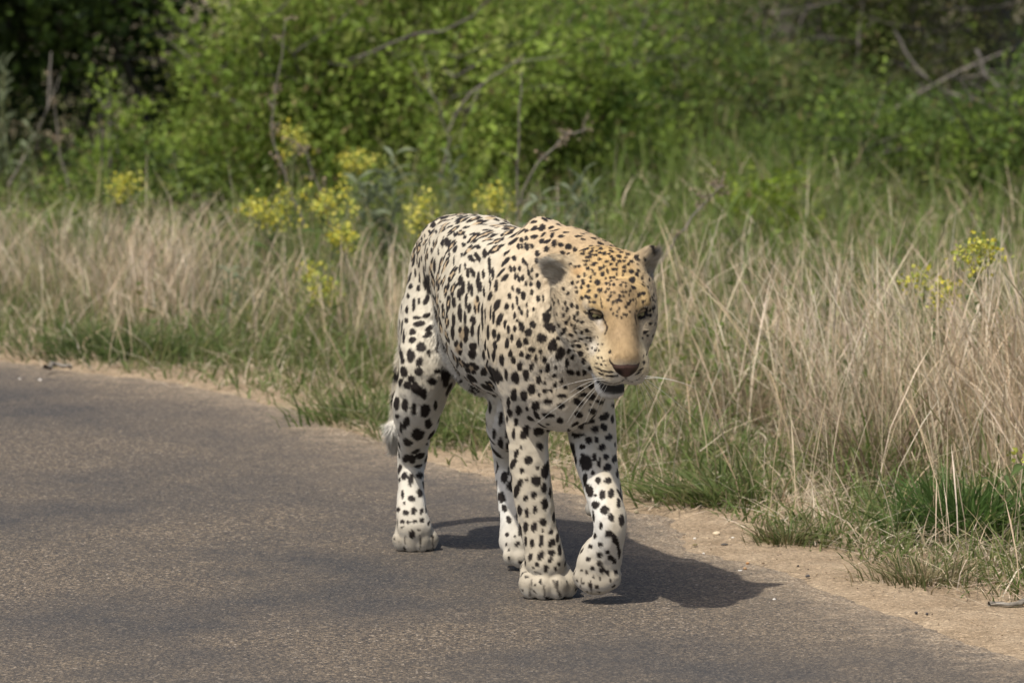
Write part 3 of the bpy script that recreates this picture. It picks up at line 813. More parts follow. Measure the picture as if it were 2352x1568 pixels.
'F': """75,690,30,45 165,680,40,80 125,720,35,65 35,880,20,70 60,920,25,60 105,915,30,55 155,900,40,80,20 125,855,20,25 235,885,50,50,-30 205,940,50,60,-30 360,905,90,65,-15 300,980,80,65 185,1005,40,55 135,1020,40,70
50,1020,30,80 85,980,25,60 75,1095,35,70 150,1100,35,45 200,1115,40,45 230,1060,50,40 290,1078,30,35 320,1135,30,50 375,1040,65,85,-20 140,1185,40,70 185,1245,50,80 225,1190,35,60,-15 290,1220,25,30 340,1195,35,70,-10
258,1125,25,50 95,1140,35,55 110,1265,65,90 45,1240,30,80 275,1280,40,60 320,1305,25,35 380,1250,35,40 395,1190,25,30 225,1350,55,80 170,1390,50,80,-10 100,1390,50,90 320,1360,40,40 400,1320,35,40 280,1385,25,35
365,1355,25,30 440,1290,25,30 465,1335,40,40 250,1460,65,80 135,1495,60,90 60,1440,30,80 350,1435,75,40 190,1490,25,35 210,1545,70,60,-20 340,1535,100,45,-10 435,1400,70,40,-10 440,1470,70,50"""}

from mathutils.bvhtree import BVHTree
# loose skin and muscle: soft uneven swells over the trunk and legs, finer on the paws
def _vn(V, Q):
    n = np.cross(V[Q[:, 2]] - V[Q[:, 0]], V[Q[:, 3]] - V[Q[:, 1]]); N = np.zeros_like(V)
    for c in range(4): np.add.at(N, Q[:, c], n)
    return N / (np.linalg.norm(N, axis=1, keepdims=True) + 1e-12)
_away = np.clip((np.sqrt(((BV - HEAD_O) ** 2).sum(1)) - .13) / .08, .22, 1.0)
_q = BV @ BODY_R
_disp = .0040 * vnoise(_q / np.array([.060, .060, .10]), 61) + .0026 * vnoise(_q / np.array([.026, .026, .060]), 62) + .0011 * vnoise(BV / .011, 63)
_disp *= _away * np.clip(BV[:, 2] / .05, .1, 1)
BV = BV + _vn(BV, BQ) * _disp[:, None]
BVH = BVHTree.FromPolygons(BV.tolist(), BQ.tolist())

# vertex normals and areas
def vert_normals(V, Q):
    n = np.cross(V[Q[:, 2]] - V[Q[:, 0]], V[Q[:, 3]] - V[Q[:, 1]])
    N = np.zeros_like(V)
    for c in range(4):
        np.add.at(N, Q[:, c], n)
    return N / (np.linalg.norm(N, axis=1, keepdims=True) + 1e-12), np.linalg.norm(n, axis=1) * .5
BN, QAREA = vert_normals(BV, BQ)

# region of every vertex: how near each muscle is
REGIONS = ['rump', 'flank', 'belly', 'chest', 'neck', 'throat', 'shoulder', 'foreleg', 'thigh', 'shank', 'tail', 'tailtip', 'paw', 'pad',
           'forehead', 'cheek', 'muzzle', 'nosebridge', 'chin', 'ear', 'earcup', 'eye', 'mouth']
W = np.zeros((len(BV), len(REGIONS)))
FLOW = np.zeros((len(BV), 3))
for p in PRIMS:
    if p['kind'] == 'ell':
        r = p['rad'].max() + .06; c0, c1 = p['c'] - r, p['c'] + r
    elif p['kind'] == 'chain':
        pts = np.array([g[0] for g in p['segs']] + [g[1] for g in p['segs']]); r = max(g[2] for g in p['segs']) + .06
        c0, c1 = pts.min(0) - r, pts.max(0) + r
    else:
        r = max(p['ra'], p['rb']) + .06
        c0, c1 = np.minimum(p['a'], p['b']) - r, np.maximum(p['a'], p['b']) + r
    m = ((BV > c0) & (BV < c1)).all(1)
    d = sd_prim(p, BV[m])
    if p['op'] < 0:
        w = np.where(np.abs(d) < .0022, 60.0, 0.0) if p['region'] != 'earcup' else np.where(np.abs(d) < .005, 20.0, 0.0)
    else:
        w = np.exp(-np.maximum(d, -.03) / (.006 if p['group'] == 'head' else .012))
    W[m, REGIONS.index(p['region'])] += w
    if p['op'] > 0:
        FLOW[m] += w[:, None] * p['flow']
W /= W.sum(1, keepdims=True) + 1e-9
def smooth_attr(A, it):
    for _ in range(it):
        S = np.zeros_like(A); cnt = np.zeros(len(A))
        for c in range(4):
            np.add.at(S, BQ[:, c], A[BQ[:, (c + 1) % 4]]); np.add.at(S, BQ[:, c], A[BQ[:, (c + 3) % 4]])
            np.add.at(cnt, BQ[:, c], 2)
        A = .4 * A + .6 * S / np.maximum(cnt, 1)[:, None]
    return A
FLOW = smooth_attr(FLOW / (np.linalg.norm(FLOW, axis=1, keepdims=True) + 1e-9), 12)
FLOW -= BN * (FLOW * BN).sum(1, keepdims=True)
FLOW /= np.linalg.norm(FLOW, axis=1, keepdims=True) + 1e-9

#            colour               length  spacing  spot width, spot length
PAR = {
 'rump': ((.485, .42, .31), .0066,   .0235,   .0085, .0130),
 'flank': ((.495, .44, .335), .0066,   .0290,   .0125, .0145),
 'belly':    ((.58, .55, .48),   .020,   .046,   .011, .016),
 'chest': ((.51, .425, .30), .0075,   .034,   .008, .012),
 'neck': ((.46, .335, .195), .0085,   .0210,   .0055, .009),
 'throat': ((.50, .415, .29), .0080,   .045,   .011, .015),
 'shoulder': ((.49, .385, .255), .0050,   .0210,   .0055, .0095),
 'foreleg':  ((.52, .455, .345),    .0050,   .032,   .0075, .011),
 'thigh':    ((.515, .465, .365),   .0075,   .042,   .011, .016),
 'shank':    ((.54, .50, .42),   .0052,   .036,   .009, .013),
 'tail':     ((.60, .54, .42),    .018,   .040,   .012, .012),
 'tailtip':  ((.68, .66, .60),    .034,   9.0,    .01, .01),
 'paw': ((.37, .325, .25), .0050, .0165, .0024, .0040),
 'pad':      ((.05, .045, .042),  .003,   9.0,    .004, .005),
 'forehead': ((.41, .285, .130),  .0065,  .0140,  .0031, .0045),
 'cheek':    ((.47, .385, .265),  .0100,  .0165,  .0035, .0052),
 'muzzle':   ((.55, .445, .28),    .0070,   9.0,    .003, .004),
 'nosebridge': ((.36, .25, .13), .0060,  9.0,    .003, .004),
 'chin':     ((.66, .63, .57),    .006,   9.0,    .004, .005),
 'ear':      ((.44, .355, .235),    .009,   9.0,    .004, .005),
 'earcup':   ((.40, .34, .25),   .020,   9.0,    .004, .005),
 'eye':      ((.012, .010, .009), .0005,  9.0,    .004, .005),
 'mouth':    ((.014, .011, .011), .0005,  9.0,    .004, .005)}
PC = np.array([PAR[r][0] for r in REGIONS]) * .90; PL = np.array([PAR[r][1] for r in REGIONS])
PS = np.array([min(PAR[r][2], .2) for r in REGIONS]); PW = np.array([PAR[r][3:5] for r in REGIONS])
BASE = smooth_attr(W @ PC, 5)
LEN = W @ PL
SPC = W @ PS
SPW = W @ PW
hard = W[:, REGIONS.index('eye')] + W[:, REGIONS.index('mouth')]
BASE = BASE * (1 - np.clip(hard * 1.4, 0, 1))[:, None] + PC[-1] * np.clip(hard * 1.4, 0, 1)[:, None]
# white underside and inner sides of the legs
down = np.clip(-BN[:, 2] * 1.3 - .1, 0, 1) * np.clip(1 - W[:, REGIONS.index('pad')] * 3, 0, 1)
leg = W[:, REGIONS.index('foreleg')] + W[:, REGIONS.index('thigh')] + W[:, REGIONS.index('shank')]
side = (BN @ L_) * np.where((BV - at(1180, 700, 12.2)) @ L_ < 0, 1, -1)      # >0 on inner faces
# which leg: use the leg's own centre line
wht = np.clip(down + leg * np.clip(side * 1.3 - .25, 0, 1), 0, 1) * (1 - hard)
zf = np.clip((.43 - BV[:, 2]) / .14, 0, 1) * np.clip((W[:, REGIONS.index('chest')] + W[:, REGIONS.index('throat')]) * 1.6, 0, 1) * np.clip(.55 + ((BV - at(1235, 850, 11.95)) @ L_) / .05, 0, 1)
wht = np.clip(np.maximum(wht, zf), 0, 1)
BASE = BASE * (1 - wht[:, None]) + np.array([.575, .555, .505]) * wht[:, None]

rng = np.random.default_rng(7)
SCALE = {'A': .98, 'B': 1.0, 'C': .96, 'D': .96, 'E': 1.2, 'F': .96}
SP = []            # centre, A (half axis), B (half axis), normal, kind
def add_spot_px(px, py, w, h, ang, ring=0):
    o = Vector((0, 0, CAM_H)); c = at(px, py, 10.0)
    d = (Vector(c) - o).normalized()
    hit, n, idx, dist = BVH.ray_cast(o, d)
    if hit is None: return
    hit = np.array(hit); n = np.array(BN[BQ[idx]].mean(0)); n /= np.linalg.norm(n)
    ca, sa = math.cos(math.radians(ang)), math.sin(math.radians(ang))
    ax = []
    for (ux, uy, hw) in ((ca, -sa, w / 2), (sa, ca, h / 2)):        # tilt counted counter-clockwise on the picture
        dd = at(px + ux * hw, py + uy * hw, 10.0) - np.array([0, 0, CAM_H])
        dd /= np.linalg.norm(dd)
        den = dd.dot(n)
        q = np.array(o) + dd * ((hit - np.array(o)).dot(n) / den) if abs(den) > .12 else hit + (at(px + ux * hw, py + uy * hw, hit[1]) - at(px, py, hit[1])) * 2.5
        v = q - hit
        lim = hw * 12 / FPX * 1.8
        l = np.linalg.norm(v)
        if l > lim: v *= lim / l
        ax.append(v)
    ra = .5 * (np.linalg.norm(ax[0]) + np.linalg.norm(ax[1]))
    if any(((hit - s[0]) ** 2).sum() < max(.0035, .8 * max(ra, .5 * (np.linalg.norm(s[1]) + np.linalg.norm(s[2])))) ** 2 for s in SP): return
    SP.append((hit, ax[0], ax[1], n, ring))
for vw, txt in SPOTS_TXT.items():
    x0, y0, sc = VIEWS[vw]
    for tok in txt.split():
        v = [float(t) for t in tok.split(',')]
        while len(v) < 6: v.append(0)
        add_spot_px((x0 + v[0] / sc) * .91875, (y0 + v[1] / sc) * .91875, v[2] / sc * .91875 * (SCALE[vw] if not (vw == 'E' and v[0] < 480) else .95), v[3] / sc * .91875 * (SCALE[vw] if not (vw == 'E' and v[0] < 480) else .95), v[4], int(v[5]))
N_HAND = len(SP)
# the rest of the coat: spots and rosettes spread evenly at the spacing of each part of the body
acc = np.array([s[0] for s in SP]); acc_s = np.array([max(np.linalg.norm(s[1]), np.linalg.norm(s[2])) * 2.2 for s in SP])
order = rng.permutation(len(BV))
acc_l = [acc]; 
P_all = np.zeros((6000, 3)); S_all = np.zeros(6000); n_all = len(acc)
P_all[:n_all] = acc; S_all[:n_all] = acc_s * .0
HAND_R = np.zeros(6000); HAND_R[:n_all] = [max(np.linalg.norm(s[1]), np.linalg.norm(s[2])) for s in SP]
for i in order[:26000]:
    sp = SPC[i]
    if sp > .075 or n_all >= 5900: continue
    d2 = ((P_all[:n_all] - BV[i]) ** 2).sum(1)
    need = np.where(np.arange(n_all) < N_HAND, np.maximum(sp * .60, HAND_R[:n_all] * .9 + SPW[i].max() * .95), sp)
    if (d2 < need * need).any(): continue
    P_all[n_all] = BV[i]; n_all += 1
    n = BN[i]; t = FLOW[i]; b = np.cross(n, t)
    an = rng.normal(0, .35); t, b = t * math.cos(an) + b * math.sin(an), b * math.cos(an) - t * math.sin(an)
    jit = rng.uniform(.75, 1.2)
    ring = 1 if (W[i, REGIONS.index('flank')] > .5 or (W[i, REGIONS.index('rump')] > .5 and rng.random() < .5)) else 0
    SP.append((BV[i].copy(), b * SPW[i, 0] * jit, t * SPW[i, 1] * jit, n, ring))
    if ring:
        for q in range(int(rng.integers(1, 3))):       # small stray dots between the rosettes
            a = rng.uniform(0, 6.28); c = BV[i] + (t * math.cos(a) + b * math.sin(a)) * sp * .52
            SP.append((c, b * .005, t * .007, n, 0))
# rosettes become a broken ring of blots round a tan centre
BLOTS = []; TANS = []
for (c, A, B, n, ring) in SP:
    if not ring:
        BLOTS.append((c, A, B, n)); continue
    TANS.append((c, A * .8, B * .8, n))
    k = int(rng.integers(4, 6)); a0 = rng.uniform(0, 6.28)
    for j in range(k):
        a = a0 + (j + rng.uniform(-.2, .2)) * 6.283 / k
        if rng.random() < .12: continue
        e = A * math.cos(a) + B * math.sin(a); tgt = -A * math.sin(a) + B * math.cos(a)
        s1, s2 = rng.uniform(.32, .44), rng.uniform(.42, .64)
        BLOTS.append((c + e * .80, e * s1, tgt * s2, n))

def paint(P, out_dark, out_tan):
    """how dark and how tan each point of the coat is"""
    cell = .02
    key = np.floor(P / cell).astype(np.int64)
    code = (key[:, 0] + 500) * 4000000 + (key[:, 1] + 500) * 2000 + key[:, 2] + 500
    o = np.argsort(code, kind='stable'); cs = code[o]
    wob = .20 * vnoise(P / .0065, 3) + .08 * vnoise(P / .003, 5)
    for lst, out, hardness in ((TANS, out_tan, .5), (BLOTS, out_dark, .14)):
        for (c, A, B, n) in lst:
            r = max(np.linalg.norm(A), np.linalg.norm(B)) * 1.5
            k0 = np.floor((c - r) / cell).astype(int); k1 = np.floor((c + r) / cell).astype(int)
            ids = []
            for x in range(k0[0], k1[0] + 1):
                for y in range(k0[1], k1[1] + 1):
                    a = (x + 500) * 4000000 + (y + 500) * 2000 + 500
                    i0 = np.searchsorted(cs, a + k0[2]); i1 = np.searchsorted(cs, a + k1[2], side='right')
                    if i1 > i0: ids.append(o[i0:i1])
            if not ids: continue
            ids = np.concatenate(ids)
            q = P[ids] - c
            g = np.array([[A.dot(A), A.dot(B)], [A.dot(B), B.dot(B)]]) + np.eye(2) * 1e-12
            uv = np.linalg.solve(g, np.stack([q @ A, q @ B]))
            d = np.sqrt((uv ** 2).sum(0)) / 1.10 + wob[ids] * min(1.0, max(np.linalg.norm(A), np.linalg.norm(B)) / .010 + .15)
            off = np.abs(q @ n) * .8
            v = np.clip((1 + hardness - d) / (2 * hardness), 0, 1); v = v * v * (3 - 2 * v)
            v = v * (off < r * .8 + .006)
            np.maximum.at(out, ids, v)

# face lines: eye rims, tear marks, lips; toe seams with painted shadow - traced on the surface
LINES = [  # list of (view, width px in view, points)
 ('B', 26, [(655, 365), (680, 420), (712, 480), (722, 520), (708, 570), (692, 600)]),
 ('B', 32, [(1085, 345), (1092, 400), (1105, 470)]),
 ('B', 18, [(960, 1110), (960, 1190)]), ('B', 16, [(600, 1190), (660, 1215), (720, 1235), (800, 1250), (880, 1235), (940, 1195)]), ('B', 14, [(975, 1195), (1040, 1225), (1120, 1190), (1180, 1130)]), ('B', 16, [(640, 130), (645, 200), (660, 270)]), ('B', 15, [(1095, 130), (1100, 190), (1085, 260)]),
 ('B', 12, [(470, 325), (520, 295), (600, 292), (655, 325)]),
 ('B', 16, [(465, 330), (520, 385), (590, 410), (655, 370)]),
 ('B', 12, [(1080, 315), (1130, 280), (1210, 270), (1270, 300)]),
 ('B', 16, [(1085, 340), (1140, 375), (1210, 360), (1265, 310)]),
 ('B', 26, [(755, 935), (775, 985), (820, 1015), (870, 1040)]),
 ('B', 90, [(670, 1290), (740, 1300), (850, 1305), (950, 1285)]), ('B', 70, [(700, 1335), (800, 1345), (900, 1335), (960, 1315)]), ('B', 60, [(600, 1215), (640, 1250), (690, 1290)]),
 ('D', 15, [(255, 1305), (250, 1420)]), ('D', 15, [(345, 1335), (350, 1430)]), ('D', 22, [(420, 1310), (470, 1425)]), ('D', 10, [(190, 1250), (260, 1235), (330, 1262)]),  # toe seams: dark fur and dirt, with hair shadow put into the colour
 ('C', 15, [(187, 1215), (185, 1330)]), ('C', 13, [(322, 1205), (322, 1330)]), ('C', 13, [(432, 1215), (440, 1310)]), ('D', 12, [(620, 1300), (610, 1395)]), ('D', 12, [(700, 1330), (690, 1400)]),
 ('A', 70, [(2000, 300), (2060, 280), (2085, 360), (2080, 430)]),
]
LINE_PTS = []
for vw, wd, pts in LINES:
    x0, y0, sc = VIEWS[vw]
    for (xa, ya), (xb, yb) in zip(pts[:-1], pts[1:]):
        for t in np.linspace(0, 1, 12):
            px, py = (x0 + (xa + (xb - xa) * t) / sc) * .91875, (y0 + (ya + (yb - ya) * t) / sc) * .91875
            h = BVH.ray_cast(Vector((0, 0, CAM_H)), (Vector(at(px, py, 10)) - Vector((0, 0, CAM_H))).normalized())
            if h[0] is not None:
                LINE_PTS.append((np.array(h[0]), wd / sc * .91875 * .5 * 11.8 / FPX))

# broad tints of the face: pale round the eyes and lips, browner down the nose
TINTS = [('B', 620, 450, 55, (.56, .50, .42), .5), ('B', 660, 530, 50, (.56, .50, .42), .4), ('B', 540, 780, 110, (.60, .55, .47), .65), ('B', 430, 205, 75, (.56, .50, .40), .5),
         ('B', 880, 1140, 75, (.62, .58, .51), .7), ('B', 1010, 1140, 60, (.60, .56, .49), .7), ('B', 940, 540, 150, (.27, .185, .10), .5),
         ('B', 830, 620, 90, (.33, .235, .135), .4), ('B', 1010, 880, 170, (.36, .25, .13), .5), ('B', 1080, 600, 80, (.25, .18, .10), .5), ('B', 700, 330, 45, (.26, .19, .12), .5), ('B', 1060, 330, 55, (.25, .18, .11), .6),
         ('B', 690, 250, 60, (.36, .24, .11), .5), ('B', 250, 520, 160, (.47, .355, .21), .5), ('A', 1500, 420, 500, (.41, .27, .12), .5), ('A', 900, 900, 130, (.52, .43, .30), .5),
         ('A', 830, 770, 45, (.10, .08, .065), .6), ('A', 700, 600, 150, (.50, .45, .36), .75), ('A', 1060, 640, 90, (.42, .25, .10), .6), ('B', 60, 980, 160, (.60, .56, .48), .7), ('B', 830, 1440, 160, (.46, .43, .39), .6)]
TINT_PTS = []
for vw, x, y, r, c, st in TINTS:
    x0, y0, sc = VIEWS[vw]
    px, py = (x0 + x / sc) * .91875, (y0 + y / sc) * .91875
    h = BVH.ray_cast(Vector((0, 0, CAM_H)), (Vector(at(px, py, 10)) - Vector((0, 0, CAM_H))).normalized())
    if h[0] is not None: TINT_PTS.append((np.array(h[0]), r / sc * .91875 * 11.8 / FPX, np.array(c), st))

def coat_colour(P, base, jitter, eyeblack=None):
    dark = np.zeros(len(P)); tan = np.zeros(len(P))
    paint(P, dark, tan)
    head_ids = np.where(((P - HEAD_O) ** 2).sum(1) < .26 ** 2)[0]
    low_ids = np.where(P[:, 2] < .16)[0]
    for c, r in LINE_PTS:
        ids = low_ids if c[2] < .2 else head_ids
        d = np.sqrt(((P[ids] - c) ** 2).sum(1))
        v = np.clip((1.35 * r - d) / (.6 * r), 0, 1)
        np.maximum.at(dark, ids, v * (.78 if c[2] < .2 else .95))
    col = base * (1 + .10 * vnoise(P / .03, 11) + .06 * vnoise(P / .008, 12))[:, None]
    for c, r, tc, st in TINT_PTS:
        w = (st * np.exp(-(((P - c) ** 2).sum(1) / r ** 2) ** 1.5))[:, None]
        col = col * (1 - w) + tc * w
    hd = np.exp(-(((P - HEAD_O) ** 2).sum(1) / .17 ** 2) ** 3)
    col = col * (1 + hd * (.20 * vnoise(P / .0045, 33) + .15 * vnoise(P / .012, 34)))[:, None]
    tancol = np.array([.34, .235, .125])
    col = col * (1 - .75 * tan[:, None]) + tancol * .75 * tan[:, None]
    dk = np.array([.017, .013, .011])
    col = col * (1 - dark[:, None]) + dk * dark[:, None]
    return col * jitter[:, None]

vcol = coat_colour(BV, BASE, np.ones(len(BV)))

# ------------------------------------------------------------ build the animal
fur_mat = col_attr_mat("leopard_fur", rough=.75, spec=.12)
skin_mat = col_attr_mat("leopard_skin", rough=.7, spec=.15)
leopard = bpy.data.objects.new("leopard", None)
COL.objects.link(leopard)
leo_base = np.array([.02, 12.2, 0.0])
leopard.location = leo_base
tag(leopard, "spotted tan and white leopard walking along the grey road with one front paw lifted", "leopard")
body_me = mesh_np("leopard_body", BV - leo_base, BQ, 4, skin_mat, True, vcol)
body = link("body", body_me, leopard)

# fur: short blades of hair that lie along the coat
def grow_fur(n_total):
    dens = np.ones(len(BQ))
    qc = BV[BQ].mean(1)
    dens *= 1 + 3.4 * (((qc - HEAD_O) ** 2).sum(1) < .2 ** 2)
    wq = W[BQ].mean(1)
    ban = wq[:, REGIONS.index('eye')] + wq[:, REGIONS.index('mouth')] + wq[:, REGIONS.index('pad')]
    dens *= np.clip(1 - 1.5 * ban, 0, 1)
    p = QAREA * dens; p /= p.sum()
    qi = rng.choice(len(BQ), n_total, p=p)
    u, v = rng.random(n_total), rng.random(n_total)
    w4 = np.stack([(1 - u) * (1 - v), u * (1 - v), u * v, (1 - u) * v], 1)
    def itp(A): return (A[BQ[qi]] * w4.reshape(n_total, 4, *([1] * (A.ndim - 1)))).sum(1)
    R = itp(BV); N = itp(BN); N /= np.linalg.norm(N, axis=1, keepdims=True)
    T = itp(FLOW); T -= N * (T * N).sum(1, keepdims=True); T /= np.linalg.norm(T, axis=1, keepdims=True) + 1e-9
    Bt = np.cross(N, T)
    L = itp(LEN) * rng.uniform(.6, 1.25, n_total)
    base = itp(BASE)
    clump = vnoise(R / .009, 21)[:, None] * .38
    lift = rng.uniform(.12, .42, n_total)[:, None] * (1 + .35 * vnoise(R / .007, 22)[:, None]) * np.clip(L / .010, .8, 1.5)[:, None]
    D = T + N * lift + Bt * (rng.normal(0, .20, n_total)[:, None] + clump)
    D /= np.linalg.norm(D, axis=1, keepdims=True)
    jit = rng.uniform(.74, 1.20, n_total) * (1 + 0.20 * vnoise(np.stack([(R * Bt).sum(1) / .0042, (R * N).sum(1) / .006, (R * T).sum(1) / .018], 1), 71))
    col = coat_colour(R + D * (L * .42)[:, None] - N * (L * .12)[:, None], base, jit)
    S = np.cross(N, D); S /= np.linalg.norm(S, axis=1, keepdims=True)
    hw = (.00042 + .00014 * rng.random(n_total))[:, None]
    R0 = R - N * .0006
    V = np.empty((n_total, 3, 3))
    V[:, 0] = R0 - S * hw; V[:, 1] = R0 + S * hw
    V[:, 2] = R0 + D * L[:, None] - N * (L * .12)[:, None]
    # corner order so that the blade's face looks outwards
    nrm = np.cross(V[:, 1] - V[:, 0], V[:, 2] - V[:, 0])
    flip = (nrm * N).sum(1) < 0
    V[flip] = V[flip][:, [1, 0, 2]]
    F = np.arange(n_total * 3)
    cols = np.repeat(col, 3, 0).reshape(-1, 3, 3); cols[:, 2] *= 1.04
    me = mesh_np("leopard_fur", (V - leo_base).reshape(-1, 3), F, 3, fur_mat, True, cols.reshape(-1, 3))
    nn = N + Bt * (rng.normal(0, .32, n_total)[:, None] + clump * .7) + T * rng.normal(.06, .24, n_total)[:, None]
    nn /= np.linalg.norm(nn, axis=1, keepdims=True)
    me.normals_split_custom_set_from_vertices(np.repeat(nn, 3, 0))
    return me
N_FUR = 720000
fur = link("fur", grow_fur(N_FUR), leopard)
fur["kind"] = "stuff"

# ------------------------------------------------------------ eyes, nose, whiskers, claws
def sphere_part(rad, nu=24, nv=16):
    V = []; F = []
    for i in range(nv + 1):
        th = math.pi * i / nv
        for j in range(nu):
            ph = 2 * math.pi * j / nu
            V.append((rad * math.cos(th), rad * math.sin(th) * math.cos(ph), rad * math.sin(th) * math.sin(ph)))
    for i in range(nv):
        for j in range(nu):
            F.append((i * nu + j, i * nu + (j + 1) % nu, (i + 1) * nu + (j + 1) % nu, (i + 1) * nu + j))
    return np.array(V), np.array(F)

eye_mat, nt, b = new_mat("eyeball"); b.inputs["Base Color"].default_value = (.022, .018, .014, 1); b.inputs["Roughness"].default_value = .12
iris_mat, nt, b = new_mat("iris"); b.inputs["Base Color"].default_value = (.21, .195, .105, 1); b.inputs["Roughness"].default_value = .15
nz = noise_tex(nt, node(nt, "ShaderNodeTexCoord").outputs["Object"], 400, 3)
nt.links.new(ramp(nt, nz, [(.3, (.12, .108, .052)), (.7, (.22, .20, .10))]), b.inputs["Base Color"])
pupil_mat, nt, b = new_mat("pupil"); b.inputs["Base Color"].default_value = (.004, .004, .004, 1); b.inputs["Roughness"].default_value = .08
lid_mat = col_attr_mat("eyelid", rough=.9, spec=.05)

def cap(rad, ang, nr=6, nu=24):
    """the part of a ball round its +X pole"""
    V = [(rad, 0, 0)]; F = []; sz = []
    for i in range(1, nr + 1):
        th = ang * i / nr
        for j in range(nu):
            ph = 2 * math.pi * j / nu
            V.append((rad * math.cos(th), rad * math.sin(th) * math.cos(ph), rad * math.sin(th) * math.sin(ph)))
    for j in range(nu):
        F += [0, 1 + j, 1 + (j + 1) % nu]; sz.append(3)
    for i in range(1, nr):
        for j in range(nu):
            a = 1 + (i - 1) * nu; bb = 1 + i * nu
            F += [a + j, bb + j, bb + (j + 1) % nu, a + (j + 1) % nu]; sz.append(4)
    return np.array(V), F, sz

GAZE = HEAD_R @ np.array([.93, 0, .06]); GAZE /= np.linalg.norm(GAZE)
for s in (-1, 1):
    R = EYE_R[s]; c = EYES[s] - R[:, 0] * .0185
    V, F = sphere_part(.0160)
    eb = link("eye", mesh_np("eye", (V @ R.T) + c - leo_base, F.ravel(), 4, eye_mat, True), leopard)
    gz = R[:, 0] * .62 + GAZE * .70 - np.array([0, 0, .12]); gz /= np.linalg.norm(gz)
    gy = np.cross(np.array([0, 0, 1.0]), gz); gy /= np.linalg.norm(gy)
    Rg = np.stack([gz, gy, np.cross(gz, gy)], 1)
    V, F, sz = cap(.01612, .62)
    link("iris", mesh_np("iris", (V @ Rg.T) + c - leo_base, F, sz, iris_mat, True), eb)
    V, F, sz = cap(.01622, .20)
    link("pupil", mesh_np("pupil", (V @ Rg.T) + c - leo_base, F, sz, pupil_mat, True), eb)
    # eyelids: two curved lips over the ball, the upper one drooping
    for up_, ext, cl in ((1, .60, (.26, .19, .11)), (-1, .80, (.030, .024, .020))):
        V = []; F = []
        na, nb = 18, 9
        for i in range(na):
            a = -1.15 + 2.30 * i / (na - 1)
            edge = (.07 if up_ > 0 else .36) * math.cos(a * 1.25) + .01
            for j in range(nb):
                bb = up_ * (edge + (1.30 - edge) * j / (nb - 1))
                r = .0172 if j else .0166
                V.append((r * math.cos(a) * math.cos(bb), r * math.sin(a) * 1.05, r * math.cos(a) * math.sin(bb)))
        for i in range(na - 1):
            for j in range(nb - 1):
                q = (i * nb + j, (i + 1) * nb + j, (i + 1) * nb + j + 1, i * nb + j + 1)
                F += list(q if up_ > 0 else q[::-1])
        cc = np.tile(np.array(cl), (len(V), 1)).reshape(na, nb, 3)
        cc[:, 0] = (.02, .016, .014)
        link("eyelid", mesh_np("eyelid", (np.array(V) @ R.T) + c - leo_base, F, 4, lid_mat, True, cc.reshape(-1, 3)), eb)

# nose leather: a pad wrapped on the tip of the muzzle
def head_cast(y, z):
    o = hp(.30, y, z); h = BVH.ray_cast(Vector(o), Vector(-HEAD_R[:, 0]))
    return np.array(h[0]), BN[BQ[h[2]]].mean(0)
nu_, nv_ = 15, 10
NV = []; NC = []
for j in range(nv_):
    v = j / (nv_ - 1)
    wdt = .0235 * (1 - v ** 1.5) ** .8 + .0030
    for i in range(nu_):
        u = -1 + 2 * i / (nu_ - 1)
        z = .004 - .024 * v - .006 * (1 - abs(u)) * (1 - v) * 0 + .003 * math.cos(u * math.pi) * (1 - v)
        q, n = head_cast(u * wdt, z)
        edge = (1 - abs(u) ** 4) * min(1, v * 5 + .25) * min(1, (1 - v) * 5 + .3)
        NV.append(q + n * (.0008 + .0030 * edge) - HEAD_R[:, 0] * .0012 * (abs(u) < .08))
        nostril = math.exp(-(((abs(u) - .62) / .26) ** 2 + ((v - .50) / .30) ** 2))
        rim = 1 - min(1, edge * 1.6)
        cc = np.array([.085, .045, .034]) * (1 - rim * .7)
        NC.append(cc * (1 - .93 * min(1, nostril * 1.3)))
NF = []
for j in range(nv_ - 1):
    for i in range(nu_ - 1):
        NF += [j * nu_ + i, (j + 1) * nu_ + i, (j + 1) * nu_ + i + 1, j * nu_ + i + 1]
nose_mat = col_attr_mat("nose_leather", rough=.45, spec=.35)
link("nose", mesh_np("nose", np.array(NV) - leo_base, NF, 4, nose_mat, True, np.array(NC)), leopard)

